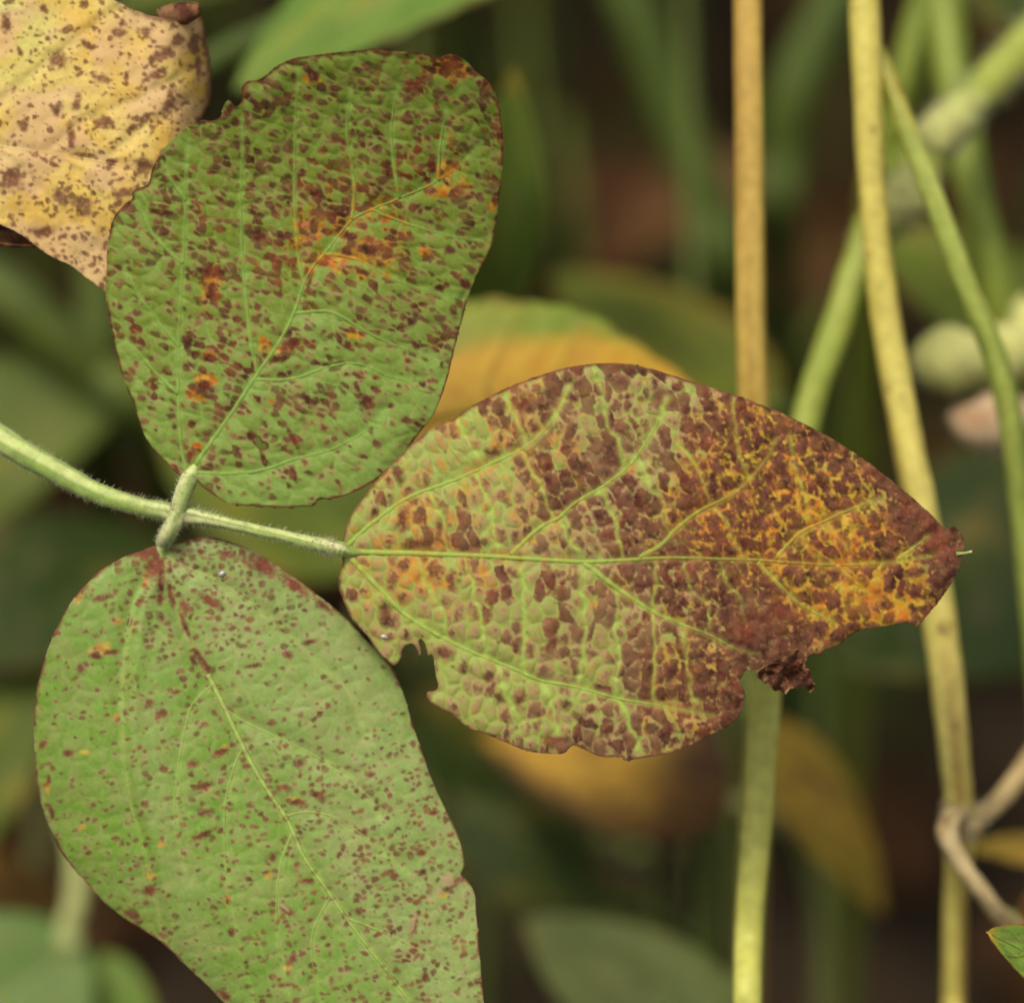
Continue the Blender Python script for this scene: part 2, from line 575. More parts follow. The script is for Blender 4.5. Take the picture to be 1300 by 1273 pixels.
def fields_main(x, y, e):
    D, Y = rbf(M_MAP, x, y, 46.0)
    D = D + 0.22 * (fbm(x / 40, y / 40, 13) - 0.5) - 0.09 * ss(650, 600, y) * ss(900, 820, x)
    wx = x + 13 * (fbm(x / 20, y / 20, 11) - 0.5); wy = y + 13 * (fbm(x / 20, y / 20, 12) - 0.5)
    k = np.where(y < 708, 0.28, 0.03)
    f1, f2, r = voro((wx - k * (wy - 705)) / 17.5, wy / 24.0, 5)
    dn = f1 / (f2 + 1e-6)
    e1_, e2_, er_ = voro((wx - k * (wy - 705)) / 10.0, wy / 12.5, 6)
    dn2 = e1_ / (e2_ + 1e-6) + 0.5 * (er_ - 0.5)
    dmaj = np.full(x.shape, 1e6)
    for p in [M_MID] + M_LAT:
        dmaj = np.minimum(dmaj, seg_dist(p, x, y))
    dsub = np.full(x.shape, 1e6)
    for p in M_SUB:
        dsub = np.minimum(dsub, seg_dist(p, wx, wy))
    fmax = np.where(D > 0.98, 1.3, 1.08) - 0.15 * ss(0.15, 0.55, Y) * (D < 1.04)
    f = np.minimum(np.clip((D * 1.36 - r * 0.88) * 1.65, -0.3, 1.35), fmax)
    jag = 0.65 * (fbm(x / 7.5, y / 7.5, 21, 4) - 0.5) + 0.55 * (fbm(x / 3.6, y / 3.6, 22, 2) - 0.5)
    wd = ss(0.55, 0.92, D)
    b = f - ((1 - 0.4 * wd) * dn + 0.42 * wd * dn2) + jag * (1.35 + 0.15 * wd)
    rs_ = (r * 37.7) % 1.0
    brown = ss(-0.20, 0.34, b) * np.clip(0.66 + 0.36 * rs_ + 0.45 * ss(0.6, 0.95, D), 0, 1) * (0.8 + 0.3 * vn(x / 8, y / 8, 23))
    brown = np.maximum(brown, 0.95 * blots(M_BR, x, y, 33, 0.7) * ss(-0.1, 0.3, 0.4 + jag))
    g1, g2, r2 = voro(x / 10.0, y / 10.0, 8)
    speck = ss(0.0, 0.2, np.clip(D * 0.75 - r2, 0, 0.5) - g1 * 0.7 + 0.05 + jag * 0.2)
    brown = np.maximum(brown, 0.7 * speck * ss(0.35, 0.6, vn(x / 18, y / 18, 29)))
    keep = np.clip(1.25 - D, 0.12, 1.0)
    brown = brown * (1 - np.clip(keep * 1.2, 0, 0.95) * np.exp(-(dmaj / (3.2 + 3.5 * keep)) ** 2))
    brown = brown * (1 - np.clip(1.25 * keep, 0, 0.9) * np.exp(-(dsub / (2.4 + 2.4 * keep)) ** 2))
    edge = ss(5.0, 1.0, e + 3.5 * (fbm(x / 9, y / 9, 61) - 0.5)) * (0.35 + 0.6 * (vn(x / 25, y / 25, 62) > 0.35))
    brown = np.clip(np.maximum(brown, edge * 0.9), 0, 1)
    halo = ss(-0.95, 0.0, b)
    n1 = 0.5 * fbm(x / 16, y / 16, 41) + 0.5 * fbm(x / 6, y / 6, 42)
    orm = blots(M_OR, x, y, 36, 0.8)
    chlor = ss(0.25, 0.68, Y * 0.70 + 0.5 * halo * (Y + 0.32) + 1.4 * (n1 - 0.5) + 0.5 * orm)
    vsup = np.exp(-(np.minimum(dmaj, dsub * 1.3) / 4.0) ** 2)
    chlor = chlor * (1 - 0.7 * vsup * (1 - ss(0.3, 1.0, Y)))
    tan = (1 - ss(0.2, 0.6, Y)) * (0.16 + 0.84 * halo) * ss(0.20, 0.52, 0.6 * fbm(x / 12, y / 12, 44) + 0.4 * fbm(x / 5, y / 5, 43)) * 0.95 * (1 - 0.85 * vsup)
    chlor = chlor * (0.62 + 0.5 * vn(x / 6, y / 6, 48))
    tan = np.maximum(tan, ss(2.2, 0.6, e) * 0.7)
    vein = np.clip(np.maximum.reduce([np.exp(-(dmaj / 4.6) ** 2), 1.0 * np.exp(-(dsub / 4.6) ** 2), 0.6 * ss(0.66, 0.95, dn)]), 0, 1)
    tone = np.clip(0.55 + 0.9 * (fbm(x / 60, y / 60, 45) - 0.5) - 0.35 * ss(600, 900, x), 0, 1)
    pk = ss(1.02, 0.1, dn)
    h = (26 - (x - 800) ** 2 / 5200.0 - 0.00022 * (y - 705) ** 2 - 3.4 * np.exp(-(dmaj / 10.0) ** 2)
         - 1.8 * np.exp(-(dsub / 7.0) ** 2) + 2.0 * pk + 1.2 * (fbm(x / 11, y / 11, 71) - 0.5) * (0.4 + D) + 1.1 * (fbm(x / 5, y / 5, 72, 2) - 0.5) * ss(.5, 1.0, D)
         + 9 * (fbm(x / 120, y / 120, 46) - 0.5)
         + 10 * ss(1150, 1222, x) * np.sin(y / 14.0) * 0.5
         - 6 * ss(14, 0, e) * (vn(x / 40, y / 40, 47) - 0.2))
    return dict(tone=tone, vein=vein, chlor=np.clip(chlor, 0, 1), tan=np.clip(tan, 0, 1), brown=brown, h=h)


MAT_MAIN = leaf_mat('browned leaf tissue', lin(140, 150, 58), lin(158, 166, 86), lin(166, 190, 82), lin(206, 160, 44), lin(204, 116, 34),
                    lin(184, 154, 102), lin(162, 126, 86), lin(74, 37, 26), lin(120, 73, 54), 0.6, 0.14, 0.12, lin(136, 66, 42))

# ---- the upper leaflet
U_OUT = [(244, 609), (236, 607), (228, 603), (208, 584), (185, 556), (173, 521), (160, 491), (148, 453), (140, 410), (134, 373), (135, 352), (136, 314),
         (145, 276), (158, 259), (168, 252), (170, 242), (188, 233), (193, 215), (200, 201), (213, 183), (238, 161), (246, 160), (256, 152), (270, 154), (281, 147),
         (284, 135), (291, 127), (299, 136), (307, 128), (307, 112), (314, 104), (325, 103), (336, 97), (346, 88), (371, 75), (396, 71), (440, 66),
         (475, 63), (501, 66), (541, 68), (556, 74), (566, 70), (578, 71), (594, 80), (606, 93), (621, 105), (631, 125), (636, 151), (639, 183),
         (638, 213), (634, 251), (631, 276), (624, 311), (611, 339), (604, 352), (594, 378), (587, 405), (581, 428), (573, 461), (566, 488),
         (553, 521), (531, 552), (511, 578), (485, 604), (455, 622), (430, 631), (406, 634), (398, 642), (380, 643), (356, 644), (336, 643), (296, 640),
         (276, 631), (258, 619), (250, 611)]
U_HOLES = [[(322, 557), (328, 555), (332, 561), (339, 564), (336, 570), (330, 569), (325, 563)]]
U_MID = [(242, 606), (251, 586), (293, 526), (321, 483), (354, 435), (373, 398), (386, 360), (398, 338), (415, 318), (446, 280), (477, 264), (513, 249),
         (549, 233), (585, 208), (612, 180)]
U_LAT = [[(238, 600), (230, 566), (226, 491), (227, 435), (232, 345), (236, 266), (236, 211), (240, 175)],
         [(327, 474), (318, 430), (311, 365), (307, 310), (306, 251), (308, 191), (307, 150)],
         [(386, 360), (378, 320), (374, 251), (375, 171), (378, 90)],
         [(447, 279), (450, 240), (446, 205), (440, 168), (446, 110)],
         [(507, 252), (500, 210), (497, 160), (505, 110)],
         [(556, 230), (558, 190), (566, 140)],
         [(247, 600), (296, 601), (336, 596), (371, 584), (419, 571), (460, 550), (490, 520)],
         [(322, 482), (371, 481), (416, 466), (455, 462), (500, 480), (536, 482)],
         [(372, 398), (420, 396), (463, 420), (505, 440), (550, 452)],
         [(412, 322), (455, 330), (500, 355), (550, 372), (585, 378)],
         [(470, 266), (520, 285), (570, 300), (612, 305)],
         [(228, 440), (200, 408), (173, 370), (158, 340)], [(232, 335), (193, 296), (173, 255)], [(226, 500), (190, 465), (160, 430)],
         [(236, 255), (215, 225), (205, 205)]]
U_MAP = [(230, 590, .4, .1), (180, 480, .42, .05), (170, 400, .45, .05), (150, 330, .5, .05), (200, 300, .5, 0), (250, 350, .6, .3), (265, 470, .6, .35),
         (300, 430, .45, .1), (320, 310, .62, .15), (400, 290, .7, .7), (460, 320, .65, .7), (395, 240, .65, .25), (330, 230, .55, .05),
         (260, 220, .5, 0), (330, 130, .5, .05), (400, 110, .6, .2), (470, 100, .55, .1), (560, 90, .7, .5), (520, 160, .6, .1), (600, 160, .55, .1),
         (570, 220, .7, .5), (610, 280, .5, .1), (540, 320, .58, .15), (500, 400, .5, .1), (560, 420, .48, 0), (420, 400, .45, .1), (370, 440, .6, .25),
         (450, 470, .45, .05), (520, 520, .32, 0), (440, 560, .3, 0), (360, 600, .25, 0), (300, 610, .28, 0), (290, 540, .45, .05), (340, 510, .5, .2),
         (400, 620, .25, 0), (450, 600, .2, 0)]
U_BR = [(258, 492, 11, 13, 30), (240, 580, 13, 7, -30), (370, 436, 16, 9, -25), (352, 455, 20, 6, -20), (328, 300, 12, 11, 20), (402, 245, 14, 10, 40),
        (268, 370, 8, 13, 10), (262, 345, 18, 6, 10), (470, 318, 17, 9, 10), (443, 300, 15, 8, 10), (548, 210, 9, 11, -20), (500, 222, 14, 10, 20),
        (398, 97, 10, 8, 0), (205, 270, 18, 5, 10), (466, 510, 10, 10, 30), (395, 510, 10, 8, 0), (320, 553, 10, 7, 20), (335, 583, 5, 12, -20),
        (372, 556, 4, 16, -30), (372, 604, 6, 11, -15), (431, 430, 3.5, 10, -25), (440, 441, 11, 3.5, 25), (438, 419, 9, 3, 20), (400, 640, 9, 3, 0), (322, 643, 10, 3, 0),
        (575, 74, 16, 5, 10), (598, 92, 10, 7, 40), (256, 155, 10, 5, 0), (290, 140, 7, 9, 30), (205, 205, 5, 14, 30), (160, 262, 10, 5, -30),
        (268, 455, 12, 8, 15), (248, 450, 9, 6, 15), (280, 345, 9, 5, 10), (360, 300, 10, 5, 0), (570, 318, 8, 6, 20), (590, 360, 10, 5, 40)]
U_OR = [(395, 290, 12, 16, 20), (470, 322, 24, 10, 8), (428, 332, 12, 10, 0), (566, 215, 8, 12, 20), (572, 241, 22, 8, -12), (397, 100, 10, 6, 0),
        (268, 360, 10, 20, 10), (252, 500, 12, 9, 20), (262, 483, 12, 8, 0), (334, 437, 8, 9, 0), (362, 444, 9, 6, -20), (352, 510, 8, 7, 0),
        (250, 566, 8, 4, 0), (573, 90, 22, 10, 10), (268, 452, 10, 7, 0), (540, 320, 8, 6, 30), (450, 424, 10, 5, 0), (625, 262, 4, 9, 0)]


def fields_upper(x, y, e):
    D, Y = rbf(U_MAP, x, y, 44.0)
    Y = Y + 0.10 * ss(560, 400, y)
    D = D + 0.2 * (fbm(x / 45, y / 45, 113) - 0.5) + 0.06
    wx = x + 8 * (fbm(x / 25, y / 25, 111) - 0.5); wy = y + 8 * (fbm(x / 25, y / 25, 112) - 0.5)
    a = np.radians(22.0)
    ua = wx * math.cos(a) + wy * math.sin(a); va = -wx * math.sin(a) + wy * math.cos(a)
    f1, f2, r = voro(ua / 13.5, va / 9.0, 105)
    c1, c2, rc = voro(ua / 34.0, va / 20.0, 106)
    cn = c1 / (c2 + 1e-6)
    dn = f1 / (f2 + 1e-6)
    dmid = seg_dist(U_MID, x, y)
    dmaj = dmid.copy()
    for p in U_LAT:
        dmaj = np.minimum(dmaj, seg_dist(p, x, y))
    jag = fbm(x / 5.5, y / 5.5, 121, 3) - 0.5
    st = fbm(ua / 11.0, va / 5.5, 123, 3) - 0.5
    f = np.clip((D * 1.25 - r * 1.0) * 1.3, -0.4, 0.9)
    b = f - dn * 0.8 + jag * 0.5 + st * 1.3
    brown = ss(-0.20, 0.36, b) * (0.6 + 0.45 * vn(x / 14, y / 14, 122))
    brown = np.maximum(brown, blots(U_BR, x, y, 133) * ss(-0.1, 0.25, 0.42 + jag))
    brown = brown * (1 - 0.85 * np.exp(-(dmaj / 3.0) ** 2))
    edge = ss(4.0, 0.8, e + 4 * (fbm(x / 9, y / 9, 161) - 0.5)) * (0.25 + 0.75 * (vn(x / 22, y / 22, 162) > 0.4))
    brown = np.clip(np.maximum(brown, edge), 0, 1)
    halo = ss(-0.55, 0.0, b)
    orm = blots([(b_[0], b_[1], b_[2] * 1.35, b_[3] * 1.35, b_[4]) for b_ in U_OR], x, y, 136, 0.9)
    chlor = ss(0.50, 0.9, Y * 0.5 + 0.55 * halo * (Y + 0.35) + 0.9 * (0.5 * fbm(x / 12, y / 12, 141) + 0.5 * fbm(x / 5, y / 5, 142) - 0.5) + 1.25 * orm)
    chlor = chlor * (0.7 + 0.4 * vn(x / 5, y / 5, 149))
    tan = halo * ss(0.34, 0.6, fbm(x / 14, y / 14, 144)) * (0.65 + 0.3 * ss(330, 560, y))
    tan = np.maximum(tan, ss(2.0, 0.5, e) * 0.6 * (vn(x / 30, y / 30, 145) > 0.45))
    tan = tan * (1 - 0.8 * np.exp(-(dmaj / 4.0) ** 2))
    vein = np.clip(np.maximum.reduce([np.exp(-(dmid / 3.4) ** 2), 0.75 * np.exp(-(dmaj / 4.0) ** 2), 0.4 * ss(0.75, 0.98, cn)]), 0, 1)
    tone = np.clip(0.15 + 0.75 * ss(250, 620, y + 0.25 * (x - 380)) + 0.7 * (fbm(x / 50, y / 50, 146) - 0.5), 0, 1)
    h = (-8 - 2.8 * np.exp(-(dmaj / 10.0) ** 2) + 1.8 * ss(1.02, .1, cn) + 0.3 * ss(1.02, .1, dn) + 1.0 * (fbm(x / 11, y / 11, 171) - 0.5)
         - 0.00022 * (x - 400) ** 2 + 0.00085 * np.clip(330 - y, 0, 400) ** 2 - 0.0006 * np.clip(x - 420, 0, 300) ** 2
         + 10 * (fbm(x / 110, y / 110, 147) - 0.5) - 0.045 * np.minimum(dmid, 60) * -1
         - 7 * ss(16, 0, e) * (vn(x / 40, y / 40, 148) - 0.3))
    return dict(tone=tone, vein=vein, chlor=np.clip(chlor, 0, 1), tan=np.clip(tan, 0, 1), brown=brown, h=h)


MAT_UPPER = leaf_mat('spotted green leaf tissue', lin(116, 130, 34), lin(130, 154, 70), lin(140, 172, 76), lin(200, 148, 28), lin(184, 84, 20),
                     lin(160, 142, 80), lin(148, 116, 76), lin(58, 30, 20), lin(108, 60, 38), 0.55, 0.12, 0.14, lin(132, 54, 24))

# ---- the lower leaflet
L_OUT = [(205, 692), (196, 693), (176, 700), (151, 710), (126, 725), (103, 748), (88, 768), (70, 801), (55, 841), (45, 886), (43, 924), (45, 980),
         (48, 1000), (55, 1028), (68, 1061), (85, 1091), (105, 1116), (128, 1141), (153, 1162), (176, 1177), (206, 1197), (229, 1219),
         (251, 1239), (281, 1270), (315, 1305), (360, 1345), (410, 1375), (470, 1400), (530, 1418), (580, 1425), (612, 1410), (626, 1370),
         (622, 1320), (614, 1273), (610, 1224), (605, 1167), (602, 1134), (594, 1118), (585, 1109), (590, 1097), (584, 1069), (576, 1046), (561, 1018),
         (546, 983), (536, 953), (526, 926), (514, 886), (501, 853), (481, 826), (461, 808), (436, 781), (401, 753), (375, 733), (348, 715),
         (325, 700), (296, 689), (266, 681), (241, 684), (221, 691), (213, 693)]
L_HOLES = []
L_MID = [(207, 695), (213, 743), (234, 801), (264, 856), (284, 896), (309, 949), (335, 996), (365, 1041), (385, 1086), (413, 1126), (441, 1167),
         (473, 1209), (501, 1245), (540, 1300), (575, 1370)]
L_LAT = [[(206, 705), (185, 735), (171, 761), (163, 801), (156, 851), (154, 901), (157, 961), (163, 1013), (181, 1071), (191, 1109), (201, 1154), (206, 1185)],
         [(270, 868), (252, 885), (241, 901), (231, 945), (224, 990), (222, 1040), (235, 1110)],
         [(308, 950), (299, 968), (286, 1018), (285, 1074), (291, 1144), (304, 1204), (314, 1242), (330, 1290)],
         [(372, 1055), (358, 1090), (352, 1130), (352, 1180), (362, 1250), (385, 1330)],
         [(420, 1137), (402, 1170), (395, 1200), (402, 1250), (425, 1330)],
         [(210, 700), (221, 713), (271, 735), (300, 753), (358, 796), (395, 833), (438, 869), (451, 896), (462, 930)],
         [(284, 897), (308, 915), (363, 941), (418, 969), (452, 990), (480, 1030)],
         [(362, 1036), (392, 1030), (430, 1040), (480, 1075), (520, 1110)],
         [(440, 1165), (480, 1180), (530, 1205), (570, 1235)]]
L_MAP = [(205, 720, .7, .2), (160, 720, .4, .3), (110, 770, .3, .2), (140, 830, .38, .5), (70, 850, .3, .2), (100, 900, .2, .1), (60, 980, .45, .3),
         (110, 1000, .3, .2), (150, 950, .25, .2), (200, 860, .45, .05), (230, 800, .4, 0), (200, 960, .3, .05), (250, 920, .4, .1), (130, 1080, .28, .25),
         (200, 1100, .32, .2), (260, 1000, .45, .3), (260, 1060, .4, .2), (300, 760, .5, .05), (330, 715, .75, .2), (380, 760, .4, 0), (420, 800, .25, 0),
         (310, 830, .35, 0), (370, 860, .3, 0), (440, 880, .22, 0), (480, 900, .2, 0), (340, 900, .25, 0), (420, 940, .32, 0), (500, 960, .32, 0),
         (370, 980, .5, .4), (450, 1010, .45, .05), (520, 1030, .45, 0), (400, 1060, .4, .05), (480, 1080, .48, .1), (550, 1090, .52, .1), (340, 1100, .38, .2),
         (300, 1150, .3, .2), (390, 1150, .42, .1), (460, 1160, .5, .05), (540, 1160, .52, .1), (590, 1200, .45, .1), (250, 1200, .35, .3), (330, 1230, .4, .2),
         (420, 1230, .38, .05), (500, 1240, .42, .05), (580, 1260, .45, 0), (400, 1330, .4, .1), (520, 1350, .4, .1)]
L_BR = [(200, 720, 12, 24, -12), (203, 760, 5, 12, 0), (205, 784, 9, 6, 0), (180, 702, 16, 6, -20), (330, 716, 24, 15, 25), (290, 703, 16, 7, 5), (255, 700, 8, 6, 0),
        (224, 699, 10, 4, 0), (270, 764, 26, 8, 32), (234, 768, 6, 12, -30), (130, 758, 20, 6, -12), (105, 745, 10, 14, 40), (375, 742, 24, 7, 35), (410, 768, 20, 6, 40),
        (120, 832, 12, 5, 10), (142, 828, 12, 5, -15), (102, 848, 9, 8, 0), (205, 905, 10, 8, -50), (222, 878, 9, 4, 0), (190, 892, 6, 7, 0),
        (244, 969, 11, 6, 0), (258, 997, 16, 7, -12), (262, 1031, 16, 6, -15), (258, 1060, 22, 6, -28), (280, 954, 14, 6, -25), (86, 956, 8, 6, 10),
        (62, 990, 4, 10, 0), (66, 1030, 5, 14, -15), (55, 945, 10, 7, -30), (168, 1160, 20, 9, 15), (190, 1130, 10, 12, 20), (290, 1142, 5, 8, 0), (294, 1182, 7, 8, 0),
        (402, 1008, 14, 6, 10), (380, 968, 9, 10, 40), (362, 1000, 12, 7, 0), (378, 1018, 14, 6, 0), (345, 1088, 14, 7, -35), (365, 1155, 14, 7, 40), (390, 1118, 14, 5, 0),
        (455, 1157, 11, 7, 20), (535, 1082, 10, 6, -10), (535, 1108, 10, 6, -20), (498, 1110, 11, 7, 30), (462, 1056, 5, 9, 0), (472, 983, 7, 6, 0), (575, 1122, 22, 8, -40),
        (525, 1175, 5, 20, 18), (370, 1218, 12, 7, -30), (284, 1262, 12, 9, 40), (551, 1031, 9, 5, 0), (362, 1250, 12, 4, 0), (540, 1240, 5, 9, 10), (540, 1268, 14, 5, 0),
        (245, 838, 5, 10, -30), (262, 848, 7, 12, -30), (178, 765, 6, 9, 20), (165, 790, 4, 12, 10), (320, 845, 14, 5, -8), (360, 800, 14, 6, 10), (365, 830, 10, 6, 20), (392, 815, 14, 5, -15)]
L_BASE = [(198, 716, 15, 24, -12), (205, 742, 8, 14, -5), (188, 703, 18, 8, -20), (216, 752, 5, 22, -16), (234, 792, 4, 22, -22), (256, 838, 5, 22, -30), (335, 718, 26, 13, 28), (372, 742, 26, 7, 38)]
L_OR = [(375, 1015, 12, 6, 0), (358, 998, 6, 8, 0), (130, 822, 22, 9, -15), (150, 790, 10, 8, 0), (148, 910, 5, 8, 0), (60, 1000, 6, 16, 0), (262, 1000, 10, 5, 0), (285, 948, 10, 5, -20),
        (330, 700, 10, 6, 40), (185, 735, 6, 12, 0), (108, 955, 9, 5, 0), (190, 1110, 10, 6, 0), (290, 1140, 6, 12, 0), (365, 1228, 8, 5, 0), (560, 1135, 10, 6, 0), (130, 720, 14, 5, -30),
        (105, 1050, 6, 5, 0), (205, 1072, 8, 5, 0), (340, 1110, 6, 10, 0), (100, 760, 6, 10, 30)]
L_TAN = [(568, 1117, 10, 8, 0), (523, 1172, 4, 16, 15), (556, 1132, 8, 5, 0), (360, 718, 14, 4, -15), (362, 1152, 10, 3, 40), (545, 1140, 4, 6, 20), (320, 698, 14, 3, 35), (210, 738, 5, 9, 0, .35)]


def fields_lower(x, y, e):
    D, Y = rbf(L_MAP, x, y, 40.0)
    wx = x + 8 * (fbm(x / 25, y / 25, 211) - 0.5); wy = y + 8 * (fbm(x / 25, y / 25, 212) - 0.5)
    a = np.radians(-14.0)
    f1, f2, r = voro((wx * math.cos(a) + wy * math.sin(a)) / 10.5, (-wx * math.sin(a) + wy * math.cos(a)) / 8.0, 205)
    dn = f1 / (f2 + 1e-6)
    c1, c2, rc = voro((wx * math.cos(a) + wy * math.sin(a)) / 30.0, (-wx * math.sin(a) + wy * math.cos(a)) / 22.0, 206)
    cn = c1 / (c2 + 1e-6)
    dmid = seg_dist(L_MID, x, y)
    dmaj = dmid.copy()
    dbig = dmid.copy()
    for i_, p in enumerate(L_LAT):
        dl_ = seg_dist(p, x, y)
        dmaj = np.minimum(dmaj, dl_)
        if i_ in (0, 5, 6):
            dbig = np.minimum(dbig, dl_)
    jag = fbm(x / 5.0, y / 5.0, 221, 3) - 0.5
    f = np.clip((D * 1.55 - r) * 1.25, -0.4, 0.6)
    ua = wx * math.cos(a) + wy * math.sin(a); va = -wx * math.sin(a) + wy * math.cos(a)
    b = f - dn * 0.85 + jag * 0.8 + 0.8 * (fbm(ua / 9.0, va / 5.0, 223, 3) - 0.5)
    brown = ss(-0.14, 0.28, b) * (0.6 + 0.4 * vn(x / 12, y / 12, 222))
    brown = np.maximum(brown, np.maximum(blots([(b_[0], b_[1], b_[2] * .88, b_[3] * .85, b_[4]) for b_ in L_BR], x, y, 233, 0.7), blots(L_BASE, x, y, 234, 0.6)) * ss(-0.15, 0.25, 0.42 + jag))
    edge = ss(4.0, 0.8, e + 4 * (fbm(x / 9, y / 9, 261) - 0.5)) * (0.2 + 0.8 * (vn(x / 24, y / 24, 262) > 0.45))
    brown = np.maximum(brown, edge)
    tanm = blots(L_TAN, x, y, 237, 0.6)
    brown = np.clip(brown * (1 - 0.9 * tanm), 0, 1)
    halo = ss(-0.5, 0.0, b)
    orm = blots(L_OR, x, y, 236, 0.8)
    chlor = 0.85 * ss(0.45, 0.95, Y * 0.4 + 0.5 * halo * (Y + 0.15) + 0.6 * (fbm(x / 12, y / 12, 241) - 0.5) + 0.9 * orm)
    tan = halo * ss(0.45, 0.7, fbm(x / 15, y / 15, 244)) * 0.5
    tan = np.maximum(tan, 0.24 * ss(0.40, 0.66, 0.6 * fbm(x / 16, y / 16, 249) + 0.4 * fbm(x / 6, y / 6, 250)))
    tan = np.maximum.reduce([tan, ss(2.4, 0.6, e) * 0.75 * (vn(x / 40, y / 40, 245) > 0.35), tanm])
    vs = np.clip(ss(790, 900, y) * 1.0 + 0.15, 0, 1)
    vein = np.clip(np.maximum.reduce([np.exp(-(dmid / 4.2) ** 2) * vs, 0.45 * np.exp(-(dmaj / 3.6) ** 2), 0.15 * ss(0.82, 0.97, cn)]), 0, 1)
    # greener between the left veins, sky sheen painted greyer right of the midrib
    xm = np.interp(y, [p[1] for p in L_MID], [p[0] for p in L_MID])
    side = ss(-30, 60, x - xm)
    leftv = np.interp(y, [p[1] for p in L_LAT[0]], [p[0] for p in L_LAT[0]])
    tone = np.clip(0.15 + 0.55 * side + 0.25 * ss(0, 25, x - leftv) * (1 - ss(30, 90, x - leftv)) + 0.5 * (fbm(x / 45, y / 45, 246) - 0.5)  # pale strip by the left vein paints the lit side of its groove
                   + 0.12 * ss(1000, 1200, y), 0, 1)
    fold = np.minimum(np.abs(x - xm), 150)
    h = (-20 - 3.2 * np.exp(-(dbig / 12.0) ** 2) - 1.2 * np.exp(-(dmaj / 10.0) ** 2) + 0.9 * ss(1.02, .1, cn) + 0.5 * (fbm(x / 11, y / 11, 271) - 0.5)
         + np.where(x < xm, 0.10, 0.02) * fold - 0.0016 * np.clip(xm - x - 110, 0, 300) ** 2 - 0.0007 * np.clip(x - xm - 60, 0, 300) ** 2
         - 0.00012 * (y - 950) ** 2 + 9 * (fbm(x / 110, y / 110, 247) - 0.5)
         + 5.0 * np.exp(-((x - leftv - 14) / 12.0) ** 2) * (y > 740)
         - 6 * ss(16, 0, e) * (vn(x / 40, y / 40, 248) - 0.3))
    return dict(tone=tone, vein=vein, chlor=np.clip(chlor, 0, 1), tan=np.clip(tan, 0, 1), brown=brown, h=h)


MAT_LOWER = leaf_mat('lightly spotted leaf tissue', lin(110, 150, 42), lin(148, 165, 94), lin(168, 192, 94), lin(196, 172, 62), lin(196, 126, 52),
                     lin(178, 158, 112), lin(176, 146, 110), lin(86, 46, 28), lin(138, 84, 60), 0.5, 0.17, 0.12, lin(148, 76, 50))

# ---- assemble the three-part leaf
stem_petiole = stem_mat('downy petiole skin', lin(170, 190, 96), lin(222, 216, 160), lin(124, 152, 56), 0.7, 0.0, 0.08)
Z_LEAF = 0.0


def field_at(fields, x, y):
    return float(fields(np.array([float(x)]), np.array([float(y)]), np.array([40.0]))['h'][0])


def stalk(name, pts, mat, parent, sides=16, mix=None, seed=0, streaks=5, rough=0.06, n=10, origin=None, streak_amp=1.0, kn=()):
    """round stalk through (x, y, depth, radius px); mix: list of (t, value)"""
    c, r = px_tube(pts, n)
    for kt, kw, ka in kn:
        t = np.linspace(0, 1, len(r))
        r = r * (1 + ka * np.exp(-((t - kt) / kw) ** 2))
    v, f, T, A = tube_geo(c, r, sides, True, seed, rough)
    mv = np.interp(T, [m[0] for m in mix], [m[1] for m in mix]) if mix else np.zeros(len(T))
    mv = np.clip(mv + 0.25 * (vn(T * 30, A * 2, seed + 3) - 0.5), 0, 1)
    s = vn(A / (2 * math.pi) * streaks * 2 + 0.4 * vn(T * 9, A * 0, seed + 5), T * 5, seed + 9) * streak_amp
    return mk(name, v, f, mat, parent, c[0] if origin is None else origin, {'mix': mv, 'streak': s})


def hairs(name, pts, count, length_px, mat, parent, seed=1, rad_px=0.4, n=10, lean=0.5):
    """short plant hairs standing on a stalk; one mass"""
    rs = np.random.RandomState(seed)
    c, r = px_tube(pts, n)
    tan = np.gradient(c, axis=0); tan /= np.linalg.norm(tan, axis=1)[:, None] + 1e-12
    b = np.cross(tan, -FWD); b /= np.linalg.norm(b, axis=1)[:, None] + 1e-12
    nn = np.cross(b, tan)
    u = rs.rand(count) * (len(c) - 1.001)
    i = u.astype(int); fr = (u - i)[:, None]
    a = rs.rand(count) * 2 * math.pi
    out = np.cos(a)[:, None] * b[i] + np.sin(a)[:, None] * nn[i]
    p = c[i] * (1 - fr) + c[i + 1] * fr + out * (r[i] * 0.96)[:, None]
    dirn = out + tan[i] * (lean * (rs.rand(count) - 0.2))[:, None] + 0.25 * (rs.rand(count, 3) - 0.5)
    dirn /= np.linalg.norm(dirn, axis=1)[:, None]
    s = K * np.linalg.norm(c[i] - CAM, axis=1)
    L = length_px * (0.5 + 0.8 * rs.rand(count)) * s
    e1 = np.cross(dirn, tan[i]); e1 /= np.linalg.norm(e1, axis=1)[:, None] + 1e-12
    e2 = np.cross(dirn, e1)
    V = []
    rr = (rad_px * s)[:, None]
    for k in range(3):
        V.append(p + rr * (math.cos(k * 2.094) * e1 + math.sin(k * 2.094) * e2))
    for k in range(3):
        q = p + dirn * (L * 0.6)[:, None] + tan[i] * (0.1 * L)[:, None]
        V.append(q + 0.6 * rr * (math.cos(k * 2.094) * e1 + math.sin(k * 2.094) * e2))
    V.append(p + dirn * L[:, None] + tan[i] * (0.28 * L)[:, None])
    V = np.stack(V, 1).reshape(-1, 3)
    F = []
    for h in range(count):
        o = h * 7
        for k in range(3):
            k2 = (k + 1) % 3
            F.append((o + k, o + k2, o + 3 + k2, o + 3 + k))
            F.append((o + 3 + k, o + 3 + k2, o + 6))
    ob = mk(name, V, F, mat, parent, c[0])
    ob['kind'] = 'stuff'
    return ob


